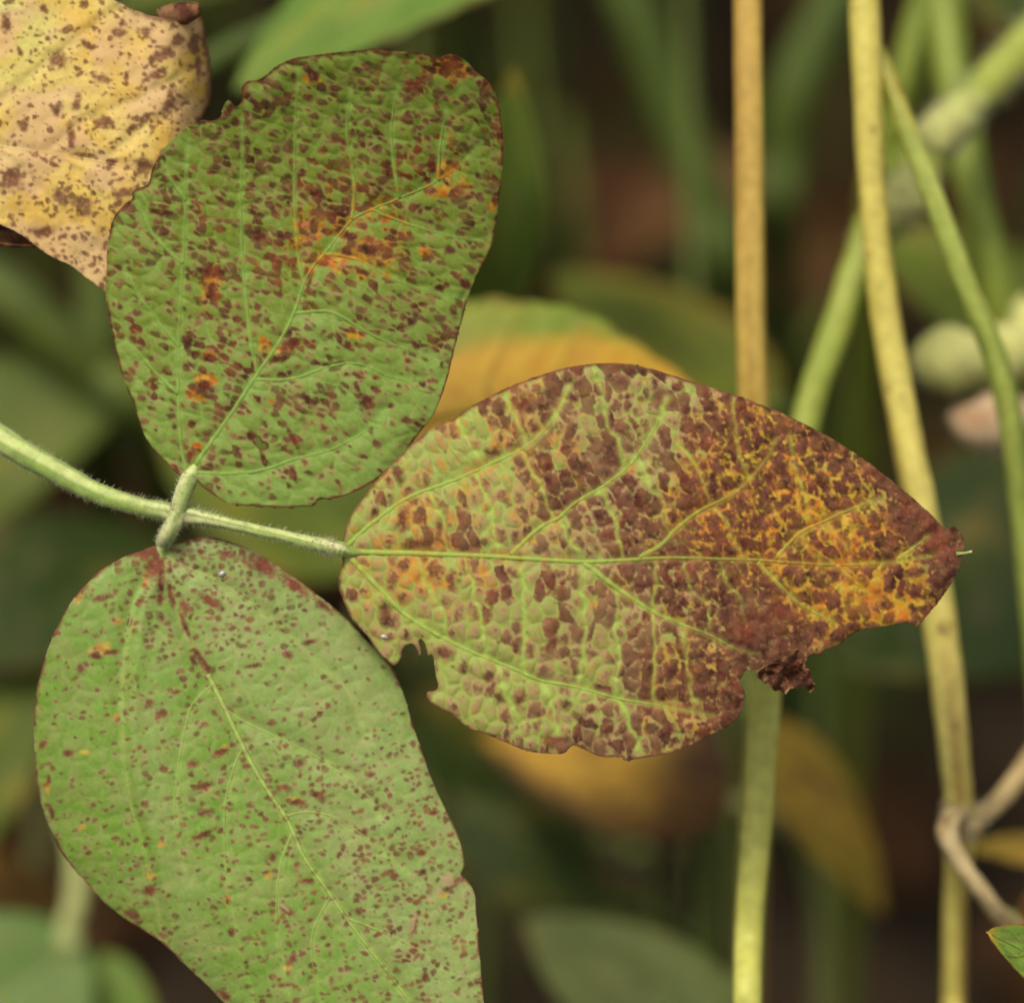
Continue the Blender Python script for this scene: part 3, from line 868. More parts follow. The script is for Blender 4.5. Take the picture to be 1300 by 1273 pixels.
def hair_mat(name, col):
    m, nt = nodes_mat(name)
    co = nd(nt, 'ShaderNodeTexCoord').outputs['Object']
    c = mixc(nt, noise(nt, co, 300.0), col, tuple(list(np.array(col[:3]) * 0.7) + [1.0]))
    finish(nt, c, 0.5, 0.3, 0.35)
    return m


MAT_HAIR = hair_mat('pale plant hair', lin(228, 224, 180))

dJ = D0 + 0.0018
front = empty('soybean_leaf', W(228, 652, dJ))
tag(front, 'rust-spotted green and brown leaf of three leaflets in sharp focus on a pale green stalk', 'leaf')

pet_pts = [(-60, 512, D0 + 0.012, 16.5), (0, 557, D0 + 0.008, 16.5), (60, 592, D0 + 0.005, 15.5), (120, 624, D0 + 0.003, 13.5), (175, 642, dJ, 12), (212, 650, dJ, 12.5), (238, 654, dJ, 12.5),
           (270, 660, D0 + 0.0010, 8.8), (330, 674, D0 - 0.0002, 7.6), (385, 687, D0 - 0.0006, 8.6), (412, 693, D0 - 0.0007, 10.5), (424, 696, D0 - 0.0006, 10.5),
           (434, 698, D0 - 0.0003, 9.5), (443, 700, D0, 6), (454, 701, D0 + 0.0002, 4), (468, 701, D0 + 0.0004, 2.5)]
pet = stalk('petiole', pet_pts, stem_petiole, front, 22, [(0, .3), (.25, .35), (.36, .75), (.46, .8), (.52, .35), (.62, .4), (.70, 1), (.80, .9), (.88, .2), (1, 0)], 4, 7, 0.07, streak_amp=1.4, n=14)
tag(pet, 'pale green downy stalk of the leaf')
hairs('hair', pet_pts[:12], 1500, 6.5, MAT_HAIR, pet, 5, 0.3, 14)
leaf_m = blade('leaflet', M_OUT, [], fields_main, Z_LEAF, MAT_MAIN, front, (434, 699), 1.2, seed=3)
tag(leaf_m, 'middle leaflet mostly brown and yellow with chewed edges')
leaf_u = blade('leaflet', U_OUT, U_HOLES, fields_upper, Z_LEAF, MAT_UPPER, front, (242, 604), 1.0, seed=4)
tag(leaf_u, 'upper leaflet dark green with many small brown spots')
leaf_l = blade('leaflet', L_OUT, L_HOLES, fields_lower, Z_LEAF, MAT_LOWER, front, (207, 693), 0.8, seed=5)
tag(leaf_l, 'lower leaflet pale green with scattered brown specks')

vein_tube('midrib', M_MID, 3.6, 1.2, fields_main, Z_LEAF, MAT_MAIN, leaf_m, 0.45)
for i, p in enumerate(M_LAT):
    vein_tube('lateral_vein', p, 4.0 if i in (5, 6) else 3.4, 1.0, fields_main, Z_LEAF, MAT_MAIN, leaf_m, 0.25, vcol=0.85)
vein_tube('midrib', U_MID, 3.2, 1.0, fields_upper, Z_LEAF, MAT_UPPER, leaf_u)
for i, p in enumerate(U_LAT):
    vein_tube('lateral_vein', p, 3.0, 1.0, fields_upper, Z_LEAF, MAT_UPPER, leaf_u, 0.2, vcol=0.7)
vein_tube('midrib', L_MID[3:], 3.3, 1.5, fields_lower, Z_LEAF, MAT_LOWER, leaf_l, 0.75, vcol=1.3)
for i, p in enumerate(L_LAT):
    vein_tube('lateral_vein', p if i else p[2:], 2.0, 0.8, fields_lower, Z_LEAF, MAT_LOWER, leaf_l, 0.1, vcol=0.5)

hu = field_at(fields_upper, 244, 596); hl = field_at(fields_lower, 207, 702)
p_u = [(219, 668, dJ - .0004, 7), (223, 659, dJ - .0006, 10), (227, 648, dJ - .0008, 11), (231, 632, dJ - 0.0009, 11), (237, 616, D0 - hu * S0 * 0.8 - .0001, 11.5), (241, 605, D0 - hu * S0 + .0002, 10.5),
       (246, 595, D0 - hu * S0 + 0.0003, 6.5), (252, 585, D0 - hu * S0 + 0.0004, 3.6), (258, 576, D0 - hu * S0 + .0006, 2)]
q = stalk('petiolule', p_u, stem_petiole, leaf_u, 16, [(0, .9), (.6, .8), (.75, .3), (1, 0)], 12, 5, 0.04, n=14, streak_amp=1.3)
hairs('hair', p_u[:6], 420, 5, MAT_HAIR, leaf_u, 8, 0.3)
p_l = [(231, 638, dJ - .0005, 7), (228, 648, dJ - .0007, 10.5), (222, 662, dJ - .0009, 11), (214, 676, dJ - .0006, 11), (208, 688, D0 - hl * S0, 10.5), (206, 697, D0 - hl * S0 + 0.0003, 7.5),
       (207, 708, D0 - hl * S0 + .0004, 4), (209, 720, D0 - hl * S0 + .0006, 2)]
stalk('petiolule', p_l, stem_petiole, leaf_l, 16, [(0, .95), (.5, .8), (.7, .3), (1, 0)], 13, 5, 0.04, n=14, streak_amp=1.3)
hairs('hair', p_l[:5], 420, 5, MAT_HAIR, leaf_l, 9, 0.3)
hm = field_at(fields_main, 1216, 700)
tipv = [(1214, 703, D0 - hm * S0, 2.6), (1224, 702, D0 - hm * S0, 1.6), (1229, 701, D0 - hm * S0 - .0002, 1.2), (1234, 700, D0 - hm * S0 - .0003, 1.7)]
stalk('leaf_tip', tipv, stem_petiole, leaf_m, 8, [(0, 0), (1, .5)], 2, 3, 0.05, 5)

# curled dead flap below the notch
FL_OUT = [(961, 856), (967, 848), (976, 843), (984, 836), (992, 828), (1004, 829), (1012, 824), (1020, 829), (1024, 838), (1021, 846), (1029, 852), (1031, 862), (1034, 872), (1027, 878), (1021, 871),
          (1011, 874), (1003, 873), (997, 881), (990, 876), (983, 877), (977, 870), (969, 866)]


def fields_flap(x, y, e):
    u = (x - 998) / 36.0; v = (y - 859 + 0.08 * (x - 998)) / 20.0
    rr = np.hypot(u, v)
    n = fbm(x / 9, y / 9, 301)
    h = field_at(fields_main, 1000, 830) + 2 - 10 * (1 - np.clip(rr, 0, 1) ** 2) * ss(-.9, -.1, v) + 16 * (n - 0.5) + 7 * np.sin((x + 0.6 * y) / 5.2 + 4 * n) - 10 * ss(1.0, 1.6, v + 0.5)
    z = np.zeros(x.shape)
    return dict(tone=z, vein=z, chlor=z + 0.6, tan=np.clip(0.6 * ss(2.0, 0.8, e) * (vn(x / 9, y / 9, 303) > .4) + 0.6 * ss(0.60, 0.72, n), 0, 1), brown=np.clip(0.95 - ss(1.8, 0.8, e) * 0.5 - 0.5 * ss(0.60, 0.72, n), 0, 1), h=h)


MAT_FLAP = leaf_mat('dead leaf tissue', lin(90, 60, 30), lin(90, 60, 30), lin(150, 110, 60), lin(150, 100, 50), lin(120, 70, 40), lin(196, 160, 112), lin(160, 116, 80),
                    lin(62, 32, 18), lin(108, 64, 38), 0.6, 0.2, 0.1)
fl = blade('curled_flap', FL_OUT, [], fields_flap, Z_LEAF, MAT_FLAP, leaf_m, (1000, 840), 1.0, 1.2)
tag(fl, 'dry curled brown flap of dead tissue at the notch')


def speck(name, x, y, h, rx, ry, ang, label, cat, col):
    m, nt = nodes_mat(name)
    co = nd(nt, 'ShaderNodeTexCoord').outputs['Object']
    finish(nt, mixc(nt, noise(nt, co, 2500.0), col, lin(120, 110, 100)), 0.35, 0.6)
    c = leaf_point(np.array([x]), np.array([y]), np.array([h]), Z_LEAF)[0]
    V = []; F = []
    rs = np.random.RandomState(int(x))
    n, k = 12, 7
    for i in range(k):
        ph = math.pi * i / (k - 1)
        for j in range(n):
            th = 2 * math.pi * j / n
            w = 1 + 0.22 * (rs.rand() - 0.5)
            a = rx * math.sin(ph) * math.cos(th) * w; b = ry * math.sin(ph) * math.sin(th) * w
            ca, sa = math.cos(math.radians(ang)), math.sin(math.radians(ang))
            V.append(c + S0 * ((a * ca - b * sa) * RIGHT - (a * sa + b * ca) * UP - FWD * (min(rx, ry) * 0.7 * math.cos(ph))))
    for i in range(k - 1):
        for j in range(n):
            F.append((i * n + j, i * n + (j + 1) % n, (i + 1) * n + (j + 1) % n, (i + 1) * n + j))
    o = mk(name, V, F, m, None, c)
    return tag(o, label, cat)


speck('husk', 282, 728, field_at(fields_lower, 282, 728) + 0.8, 5, 3.8, -30, 'tiny grey-white husk lying on the lower leaflet near its stalk', 'husk', lin(200, 198, 190))
speck('droplet', 488, 808, field_at(fields_main, 488, 808) + 0.6, 5, 3, 15, 'tiny white droplet on the chewed left edge of the browned leaflet', 'droplet', lin(216, 210, 190))

# ------------------------------------------------------------------ the yellowed leaf behind, top left
T_OUT = [(-130, 60), (-80, 10), (0, -50), (80, -40), (130, -12), (149, 3), (176, 15), (197, 21), (227, 24), (242, 20), (252, 12), (256, 22), (261, 45), (266, 69), (268, 99), (266, 128),
         (256, 150), (240, 185), (222, 230), (205, 275), (188, 320), (165, 352), (140, 371), (113, 355), (90, 337), (63, 325), (39, 307), (18, 293), (0, 285), (-50, 262), (-110, 210), (-140, 130)]
T_MID = [(-125, 165), (-40, 178), (30, 190), (70, 195), (120, 204), (170, 212), (215, 218)]
T_LAT = [[(-40, 178), (0, 130), (60, 80), (110, 40), (150, 10)], [(60, 194), (110, 150), (170, 130), (215, 105), (250, 80)], [(-20, 182), (40, 225), (90, 285), (110, 340)], [(70, 196), (115, 235), (150, 290), (160, 340)], [(130, 206), (180, 165), (235, 130)]]
T_BR = [(72, 75, 14, 14, 20), (85, 38, 13, 5, -15), (130, 100, 12, 7, 20), (150, 42, 10, 9, 30), (110, 57, 12, 5, 35), (205, 70, 20, 9, -30), (215, 130, 8, 24, 15), (225, 50, 8, 8, 0), (245, 55, 8, 11, 0), (252, 85, 5, 18, 0), (185, 40, 10, 8, 0),
        (132, 155, 16, 10, 20), (170, 162, 14, 5, -15), (185, 150, 12, 6, -30), (90, 172, 6, 20, -8), (105, 197, 16, 4, 5), (183, 212, 16, 14, 0), (155, 245, 24, 7, -12), (78, 250, 12, 12, 20), (15, 228, 16, 18, 0), (105, 262, 14, 16, 30),
        (55, 294, 14, 8, 0), (82, 300, 8, 5, 0), (72, 140, 9, 8, -30), (98, 130, 6, 12, 20), (155, 30, 6, 6, 0), (142, 205, 8, 5, 0, 1.0), (200, 95, 16, 8, -20), (30, 160, 8, 10, 0), (25, 65, 4, 8, -20), (55, 12, 5, 7, 0), (105, 5, 6, 7, 0), (210, 200, 10, 14, 30), (8, 30, 8, 14, 0)]


def fields_tan(x, y, e):
    a = np.radians(35.0)
    wx = x + 10 * (fbm(x / 20, y / 20, 311) - 0.5); wy = y + 10 * (fbm(x / 20, y / 20, 312) - 0.5)
    f1, f2, r = voro(wx / 10.5, wy / 9.0, 305)
    dn = f1 / (f2 + 1e-6)
    D = 0.50 + 0.24 * ss(120, 260, x) + 0.16 * ss(150, 260, y)
    jag = fbm(x / 5.0, y / 5.0, 321, 3) - 0.5
    b = np.clip((D - r) * 1.2, -0.4, 0.6) - dn * 0.8 + jag * 1.1
    brown = 0.85 * ss(-0.05, 0.22, b)
    brown = np.maximum(brown, 0.92 * blots(T_BR, x, y, 333) * ss(-0.2, 0.15, 0.3 + jag))
    brown = np.maximum(brown, 0.9 * ss(9.0, 1.0, e + 8 * (fbm(x / 9, y / 9, 361) - 0.5)) * ss(150, 190, x) * (y < 170))
    g1, g2, r2 = voro(x / 6.5, y / 6.5, 307)
    brown = np.maximum(brown, 0.6 * ss(0.0, 0.15, 0.32 * (r2 < 0.22) - g1 + 0.2 * jag))
    brown = np.maximum(brown, 1.2 * blots([(142, 205, 10, 4.5, 2)], x, y, 355, 0.4))
    dm = seg_dist(T_MID, x, y)
    dmaj = dm.copy()
    for p in T_LAT:
        dmaj = np.minimum(dmaj, seg_dist(p, x, y))
    tan = np.clip(ss(0.40, 0.66, fbm(x / 45, y / 45, 344)) * 0.9 + ss(2.5, 0.6, e), 0, 1)
    tone = np.clip(1 - ss(-20, 190, x + y * 0.9) + 0.5 * (fbm(x / 40, y / 40, 345) - 0.5), 0, 1)
    chl = 0.8 * ss(0.4, 0.75, fbm(x / 55, y / 55, 346) + 0.25 * ss(180, 260, x))
    h = (-34 - 0.022 * np.clip(x - 205, 0, 100) ** 2 - 0.00035 * (y - 180) ** 2 - 3 * np.exp(-(dmaj / 8.0) ** 2) + 9 * (fbm(x / 45, y / 45, 347) - 0.5) + 2.2 * (fbm(x / 12, y / 12, 348) - 0.5)
         - 0.05 * np.clip(x - 120, 0, 200))
    return dict(tone=tone, vein=0.35 * np.exp(-(dmaj / 2.6) ** 2), chlor=chl, tan=tan * 0.75, brown=np.clip(brown, 0, 1), h=h)


MAT_TAN = leaf_mat('yellowed leaf tissue', lin(238, 204, 112), lin(214, 212, 114), lin(236, 212, 136), lin(232, 190, 80), lin(228, 180, 84), lin(232, 192, 142), lin(220, 178, 132),
                   lin(96, 54, 38), lin(144, 98, 72), 0.6, 0.12, 0.2)
tan_root = blade('yellowed_leaf', T_OUT, [], fields_tan, Z_LEAF, MAT_TAN, None, (-130, 165), 1.0, 1.8, seed=8)
tag(tan_root, 'yellow-tan dying leaf with brown blotches and rolled edge behind the upper green leaflet', 'leaf')
vein_tube('midrib', T_MID, 2.6, 0.8, fields_tan, Z_LEAF, MAT_TAN, tan_root, 0.1)
for p in T_LAT:
    vein_tube('lateral_vein', p, 1.5, 0.6, fields_tan, Z_LEAF, MAT_TAN, tan_root, 0.0)


def curl(name, x0, y0, x1, y1, rad, turns, d, mat, parent, seed, a0=0.0):
    """rolled leaf margin: a strip wound round the line (x0,y0)-(x1,y1)"""
    nu, nv = 26, 18
    u = np.linspace(0, 1, nu)[:, None] * np.ones((1, nv)); w = np.ones((nu, 1)) * np.linspace(0, 1, nv)[None]
    rr = rad * (1 - 0.35 * w) * (0.55 + 0.6 * np.sin(math.pi * np.clip(u * 0.9 + 0.08, 0, 1)) ** 0.6) * (1 + 0.25 * (fbm(u * 5, w * 3, seed) - 0.5))
    an = a0 + turns * 2 * math.pi * w
    dx, dy = x1 - x0, y1 - y0
    L = math.hypot(dx, dy)
    nxp, nyp = -dy / L, dx / L
    X = x0 + u * dx + nxp * rr * np.cos(an); Y = y0 + u * dy + nyp * rr * np.cos(an)
    Z = d - rr * np.sin(an) * S0
    v = W(X.ravel(), Y.ravel(), Z.ravel())
    i, j = np.meshgrid(np.arange(nu - 1), np.arange(nv - 1), indexing='ij')
    q = i * nv + j
    f = np.stack([q, q + nv, q + nv + 1, q + 1], -1).reshape(-1, 4)
    n = fbm(X / 8, Y / 8, seed + 3).ravel()
    z = np.zeros(n.shape)
    return mk(name, v, f, mat, parent, v[0], dict(tone=z, vein=z, chlor=ss(.5, .7, n), tan=0.5 * ss(.6, .75, n), brown=ss(.62, .42, n)), thick=0.00022)


MAT_ROLL = leaf_mat('rolled dead margin', lin(110, 66, 30), lin(120, 76, 34), lin(150, 110, 60), lin(140, 90, 40), lin(104, 58, 28), lin(150, 116, 80), lin(120, 86, 60), lin(40, 24, 16), lin(72, 44, 28), 0.7, 0.2, 0.1)
tag(curl('rolled_edge', 200, 20, 254, 10, 17, 0.62, D0 + 0.0078, MAT_ROLL, tan_root, 31, -1.2), 'dark brown rolled margin at the top of the yellowed leaf')
tag(curl('rolled_edge', -40, 292, 46, 306, 17, 0.75, D0 + 0.0066, MAT_ROLL, tan_root, 37, 2.2), 'orange-brown rolled margin under the yellowed leaf')
stalk('petiole', [(-128, 165, D0 + 0.006, 8), (-190, 180, D0 + 0.014, 8), (-280, 300, D0 + 0.05, 9), (-330, 700, D0 + 0.1, 10), (-340, 2300, D0 + 0.2, 12)], stem_petiole, tan_root, 10, [(0, .6), (1, .2)], 3)

# ------------------------------------------------------------------ soil
MAT_SOIL, nt = nodes_mat('dark crumbly soil')
co = nd(nt, 'ShaderNodeTexCoord').outputs['Object']
c = mixc(nt, maprange(nt, noise(nt, co, 14.0, 6.0, 0.65), 0.35, 0.65), (0.013, 0.009, 0.005, 1), (0.032, 0.020, 0.010, 1))
c = mixc(nt, maprange(nt, noise(nt, co, 90.0, 4.0), 0.5, 0.75, 0.0, 0.6), c, (0.010, 0.007, 0.005, 1))
finish(nt, c, 0.95, 0.1, 0.0, noise(nt, co, 220.0, 5.0, 0.7), 0.8, 0.004)
g = np.concatenate([[-60, -20, -8, -4, -2.5], np.linspace(-1.6, 2.6, 150), [3.5, 5, 9, 20, 60]])
GX, GY = np.meshgrid(g - 0.5, g + 0.2)
GZ = 0.035 * (fbm(GX * 5, GY * 5, 401, 4) - 0.6) + 0.02 * (fbm(GX * 22, GY * 22, 402, 3) - 0.6)
nn_ = len(g)
ii, jj = np.meshgrid(np.arange(nn_ - 1), np.arange(nn_ - 1), indexing='ij')
q = ii * nn_ + jj
soil = mk('soil_ground', np.stack([GX.ravel(), GY.ravel(), GZ.ravel()], -1), np.stack([q, q + 1, q + nn_ + 1, q + nn_], -1).reshape(-1, 4), MAT_SOIL, None, (0, 0, 0))
tag(soil, kind='structure')


def ground_pt(x, y):
    """where the sight line through a picture point meets the soil"""
    p = W(x, y, 1.0) - CAM
    return CAM + p * (CAM_H / -p[2])


# ------------------------------------------------------------------ leaves out of focus
def bleaf_geo(base, tip, width, roll=0.0, bow=0.0, fold=0.15, wave=0.03, nu=34, nv=16, seed=0, power=0.75, face=None):
    """ovate leaf from base to tip (world points); width in metres"""
    base = np.array(base, float); tip = np.array(tip, float)
    ax = tip - base; L = np.linalg.norm(ax); ax = ax / L
    n0 = -FWD * 0.8 + np.array([0, 0, 0.6]) if face is None else np.array(face, float)
    side = np.cross(n0, ax); side /= np.linalg.norm(side)
    nrm = np.cross(ax, side)
    cr, sr = math.cos(roll), math.sin(roll)
    side, nrm = side * cr + nrm * sr, nrm * cr - side * sr
    t = np.linspace(0, 1, nu)
    prof = np.sin(math.pi * np.clip(t, 0, 1) ** power) ** 0.72 * (1 - 0.18 * t)
    prof[0] = 0.02; prof[-1] = 0.008
    s = np.linspace(-1, 1, nv)
    T, S = np.meshgrid(t, s, indexing='ij')
    P = np.repeat(prof, nv).reshape(nu, nv)
    lat = S * P * width / 2 * (1 + 0.05 * (fbm(T * 6, S * 0 + np.sign(S), seed) - 0.5) * 2)
    pleat = np.sin((T * 9 - np.abs(S) * 2.2) * 2 * math.pi) * 0.010 * width * np.abs(S) ** 0.6
    hh = bow * L * np.sin(math.pi * T) + fold * np.abs(lat) - 0.9 * fold * lat ** 2 / width * 1.2 + pleat + wave * width * (fbm(T * 3, S * 1.6 + 5, seed + 1) - 0.5) * 2
    v = base + (T[..., None] * L) * ax + lat[..., None] * side + hh[..., None] * nrm
    i, j = np.meshgrid(np.arange(nu - 1), np.arange(nv - 1), indexing='ij')
    q = i * nv + j
    f = np.stack([q, q + nv, q + nv + 1, q + 1], -1).reshape(-1, 4)
    mid = (v[:, nv // 2] + v[:, nv // 2 - 1]) / 2 + nrm * 0.00012
    return v.reshape(-1, 3), f, T.ravel(), S.ravel(), mid, nrm, ax


BL_MAT = {}


def bmat(key):
    if key in BL_MAT:
        return BL_MAT[key]
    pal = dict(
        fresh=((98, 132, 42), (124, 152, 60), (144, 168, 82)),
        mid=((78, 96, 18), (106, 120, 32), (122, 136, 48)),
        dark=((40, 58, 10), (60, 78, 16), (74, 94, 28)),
        teal=((84, 120, 48), (112, 142, 68), (176, 184, 120)),
        lime=((120, 160, 52), (160, 196, 80), (176, 204, 104)),
        yellow=((116, 150, 50), (160, 168, 66), (176, 168, 80)),
        ochre=((124, 114, 28), (156, 132, 40), (204, 164, 84)),
        grey=((124, 138, 66), (150, 160, 90), (164, 174, 108)),
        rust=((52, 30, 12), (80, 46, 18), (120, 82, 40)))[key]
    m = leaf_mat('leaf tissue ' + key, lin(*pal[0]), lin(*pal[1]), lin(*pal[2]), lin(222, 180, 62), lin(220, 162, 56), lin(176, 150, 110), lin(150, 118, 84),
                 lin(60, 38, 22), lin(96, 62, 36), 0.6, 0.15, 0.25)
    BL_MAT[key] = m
    return m


MAT_BPET = stem_mat('soft green petiole', lin(112, 134, 52), lin(176, 176, 110), lin(86, 110, 38), 0.6)


def bleaf(name, label, base, tip, wpx, key, roll=0.0, bow=0.0, fold=0.15, seed=0, chl=None, brown=0.25, pet=None, group=None, power=0.75, laterals=True, face=None, wave=0.03, petr=None, petmix=.3):
    """base, tip: (x, y, depth); width in photo px at the middle depth"""
    b = W(*base); t = W(*tip)
    dm = (base[2] + tip[2]) / 2
    wid = wpx * K * dm
    v, f, T, S, mid, nrm, ax = bleaf_geo(b, t, wid, roll, bow, fold, wave, seed=seed, power=power, face=face)
    n = fbm(T * 5, S * 3, seed + 11); n2 = fbm(T * 16, S * 9, seed + 12)
    c = np.clip(chl(T, S) + 0.4 * (n - 0.5), 0, 1) if chl else 0.25 * ss(.6, .8, n)
    at = dict(tone=np.clip(n * 1.6 - 0.3, 0, 1), vein=0.5 * np.exp(-(S / 0.03) ** 2), chlor=c, tan=0.3 * ss(.6, .8, n2),
              brown=np.clip(brown * ss(.52, .7, n2) + 0.7 * ss(.93, 1.0, np.abs(S)) * (n > .5), 0, 1))
    root = mk(name, v, f, bmat(key), None, b, at, thick=0.00022)
    tag(root, label, 'leaf', group)
    nv = 16
    sides = 6
    rr = np.linspace(0.020, 0.006, len(mid)) * wid * 0.6
    vv, ff, TT, AA = tube_geo(mid, rr, sides)
    z = np.zeros(len(vv))
    mk('midrib', vv, ff, bmat(key), root, mid[0], dict(tone=z + .5, vein=z + 1, chlor=z + c.mean() * 0.6, tan=z, brown=z))
    if laterals:
        V3 = v.reshape(34, nv, 3)
        for sgn in (0, 1):
            for k in range(4):
                i0 = 3 + k * 7
                ids = [(min(33, i0 + int(j * 0.9)), (7 - j) if sgn == 0 else (8 + j)) for j in range(0, 7)]
                line = np.array([V3[a, bb] for a, bb in ids]) + nrm * 0.0001
                vv, ff, TT, AA = tube_geo(line, np.linspace(0.008, 0.003, len(line)) * wid * 0.7, 5)
                z = np.zeros(len(vv))
                mk('lateral_vein', vv, ff, bmat(key), root, line[0], dict(tone=z + .5, vein=z + .8, chlor=z + c.mean() * .5, tan=z, brown=z))
    if pet:
        r0 = petr or 8
        pts = [(base[0], base[1], base[2], r0)] + [(p[0], p[1], p[2], r0) for p in pet]
        stalk('petiole', pts, MAT_BPET, root, 10, [(0, petmix), (1, petmix)], seed)
    return root


d_ = lambda cm: D0 + cm / 100.0
bleaf('green_leaf', 'blurred mid-green leaf across the top edge behind the upper leaflet', (735, -130, d_(11)), (298, 116, d_(8)), 250, 'fresh', 0.3, 0.05, 0.1, 1, None, .1, [(720, -160, d_(12)), (860, -200, d_(16)), (900, 2300, d_(36))])
bleaf('green_leaf', 'dark green leaf at the top edge just right of the yellowed leaf', (420, -90, d_(16)), (130, 20, d_(14)), 90, 'mid', -0.2, 0.05, 0.1, 2, None, .1, [(460, -110, d_(18)), (520, -150, d_(26)), (540, 2200, d_(46))], laterals=False)
bleaf('green_leaf', 'narrow green leaf with pale tip peeping out right of the upper leaflet', (620, 430, d_(13)), (652, 88, d_(9)), 118, 'fresh', 0.4, 0.06, 0.2, 3, lambda T, S: 0.55 * ss(.88, 1.0, T), .05, [(615, 480, d_(14)), (610, 700, d_(18)), (600, 2200, d_(40))], power=.85)
bleaf('yellow_leaf', 'yellow-orange leaf with a green upper edge between the upper and middle leaflets', (500, 540, d_(5)), (892, 500, d_(6)), 330, 'yellow', 0.0, 0.06, 0.1, 4,
      lambda T, S: 1.05 * ss(0.85, 0.55, S + 0.15 * np.sin(T * 5)) + 0.35 * ss(.72, .85, T), .05, [(490, 620, d_(5.5)), (440, 900, d_(9)), (420, 2400, d_(30))], face=(0, -.55, 1))
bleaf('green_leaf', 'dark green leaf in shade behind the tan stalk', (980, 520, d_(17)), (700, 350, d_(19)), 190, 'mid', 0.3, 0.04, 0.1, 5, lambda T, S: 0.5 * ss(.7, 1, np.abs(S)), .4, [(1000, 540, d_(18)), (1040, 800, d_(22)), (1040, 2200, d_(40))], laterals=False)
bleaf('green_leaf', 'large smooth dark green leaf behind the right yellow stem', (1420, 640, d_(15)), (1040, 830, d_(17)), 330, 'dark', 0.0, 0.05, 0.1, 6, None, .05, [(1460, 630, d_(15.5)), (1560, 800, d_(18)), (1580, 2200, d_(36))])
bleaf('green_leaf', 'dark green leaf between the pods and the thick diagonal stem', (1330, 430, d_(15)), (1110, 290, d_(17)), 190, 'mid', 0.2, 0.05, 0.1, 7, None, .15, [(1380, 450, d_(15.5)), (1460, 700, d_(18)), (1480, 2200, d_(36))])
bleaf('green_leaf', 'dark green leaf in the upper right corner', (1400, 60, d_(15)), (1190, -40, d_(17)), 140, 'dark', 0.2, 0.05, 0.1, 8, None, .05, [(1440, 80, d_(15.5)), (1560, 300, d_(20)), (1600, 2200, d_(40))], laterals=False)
bleaf('small_leaf', 'small bright lime-green leaf with a brown tip at the lower right edge', (1420, 1262, d_(1.5)), (1255, 1183, d_(-.2)), 100, 'lime', 0.1, -0.03, 0.1, 9, lambda T, S: 0.8 * ss(.86, .98, np.abs(S)) + 0.7 * ss(.88, 1, T), .35, [(1450, 1280, d_(2)), (1540, 1500, d_(6)), (1560, 2600, d_(25))], power=.95, petr=5)
bleaf('ochre_leaf', 'blurred withered ochre and brown leaf below the browned leaflet', (930, 1015, d_(15)), (610, 930, d_(16)), 215, 'rust', 0.1, 0.06, 0.1, 10, lambda T, S: 0.95 * ss(.15, .5, T) * ss(.95, .4, np.abs(S)) , 0.8, [(985, 1040, d_(15)), (1040, 1200, d_(18)), (1060, 2200, d_(36))], petr=11, petmix=1.0, laterals=False)
bleaf('ochre_leaf', 'blurred olive-yellow leaf hanging behind the pale green stalk, pointing down right', (955, 915, d_(13)), (1122, 1160, d_(14.5)), 130, 'ochre', -0.3, 0.05, 0.2, 11, lambda T, S: 0.12 + 0 * T, .7, [(940, 880, d_(13.5)), (930, 800, d_(20)), (980, 2200, d_(40))], laterals=False)
bleaf('green_leaf', 'grey-green leaf with a dark spot at the bottom edge', (960, 1370, d_(11)), (665, 1165, d_(13)), 200, 'grey', 0.0, 0.05, 0.1, 12, None, .25, [(1010, 1400, d_(11.5)), (1060, 1600, d_(14)), (1080, 2400, d_(28))])
bleaf('green_leaf', 'teal-green leaf in the lower left corner', (104, 1196, d_(13)), (-150, 1400, d_(12)), 230, 'teal', -0.1, 0.04, 0.15, 13, None, .05, [(84, 1190, d_(13)), (97, 1140, d_(13.5)), (94, 1060, d_(14.5)), (60, 1000, d_(18)), (30, 1500, d_(26)), (30, 2200, d_(34))], petr=15, petmix=.9)
bleaf('green_leaf', 'bright green leaf at the bottom edge beside the teal-green leaf', (90, 1215, d_(13.5)), (190, 1400, d_(13)), 150, 'fresh', 0.1, 0.04, 0.15, 14, None, .05, [(80, 1200, d_(14)), (70, 1300, d_(18)), (60, 2200, d_(32))])
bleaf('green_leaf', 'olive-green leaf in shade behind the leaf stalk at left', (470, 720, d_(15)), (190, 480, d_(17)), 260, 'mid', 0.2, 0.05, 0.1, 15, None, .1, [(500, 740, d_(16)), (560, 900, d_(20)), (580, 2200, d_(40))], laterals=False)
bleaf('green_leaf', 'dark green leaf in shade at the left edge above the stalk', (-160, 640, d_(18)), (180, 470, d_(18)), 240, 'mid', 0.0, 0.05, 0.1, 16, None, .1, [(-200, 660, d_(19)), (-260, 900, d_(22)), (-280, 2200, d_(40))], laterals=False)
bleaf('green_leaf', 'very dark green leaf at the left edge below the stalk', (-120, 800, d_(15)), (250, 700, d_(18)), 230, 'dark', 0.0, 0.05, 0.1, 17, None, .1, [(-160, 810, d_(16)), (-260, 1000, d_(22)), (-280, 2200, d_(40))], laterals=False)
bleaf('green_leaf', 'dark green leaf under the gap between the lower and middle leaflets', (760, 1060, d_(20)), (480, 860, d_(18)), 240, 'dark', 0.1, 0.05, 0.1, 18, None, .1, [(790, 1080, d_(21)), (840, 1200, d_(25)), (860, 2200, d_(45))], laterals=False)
bleaf('green_leaf', 'dark green leaf by the edge of the lower leaflet', (760, 1170, d_(17)), (560, 1010, d_(18)), 150, 'dark', 0.1, 0.05, 0.1, 19, None, .1, [(790, 1180, d_(18)), (840, 1300, d_(22)), (860, 2200, d_(40))], laterals=False)
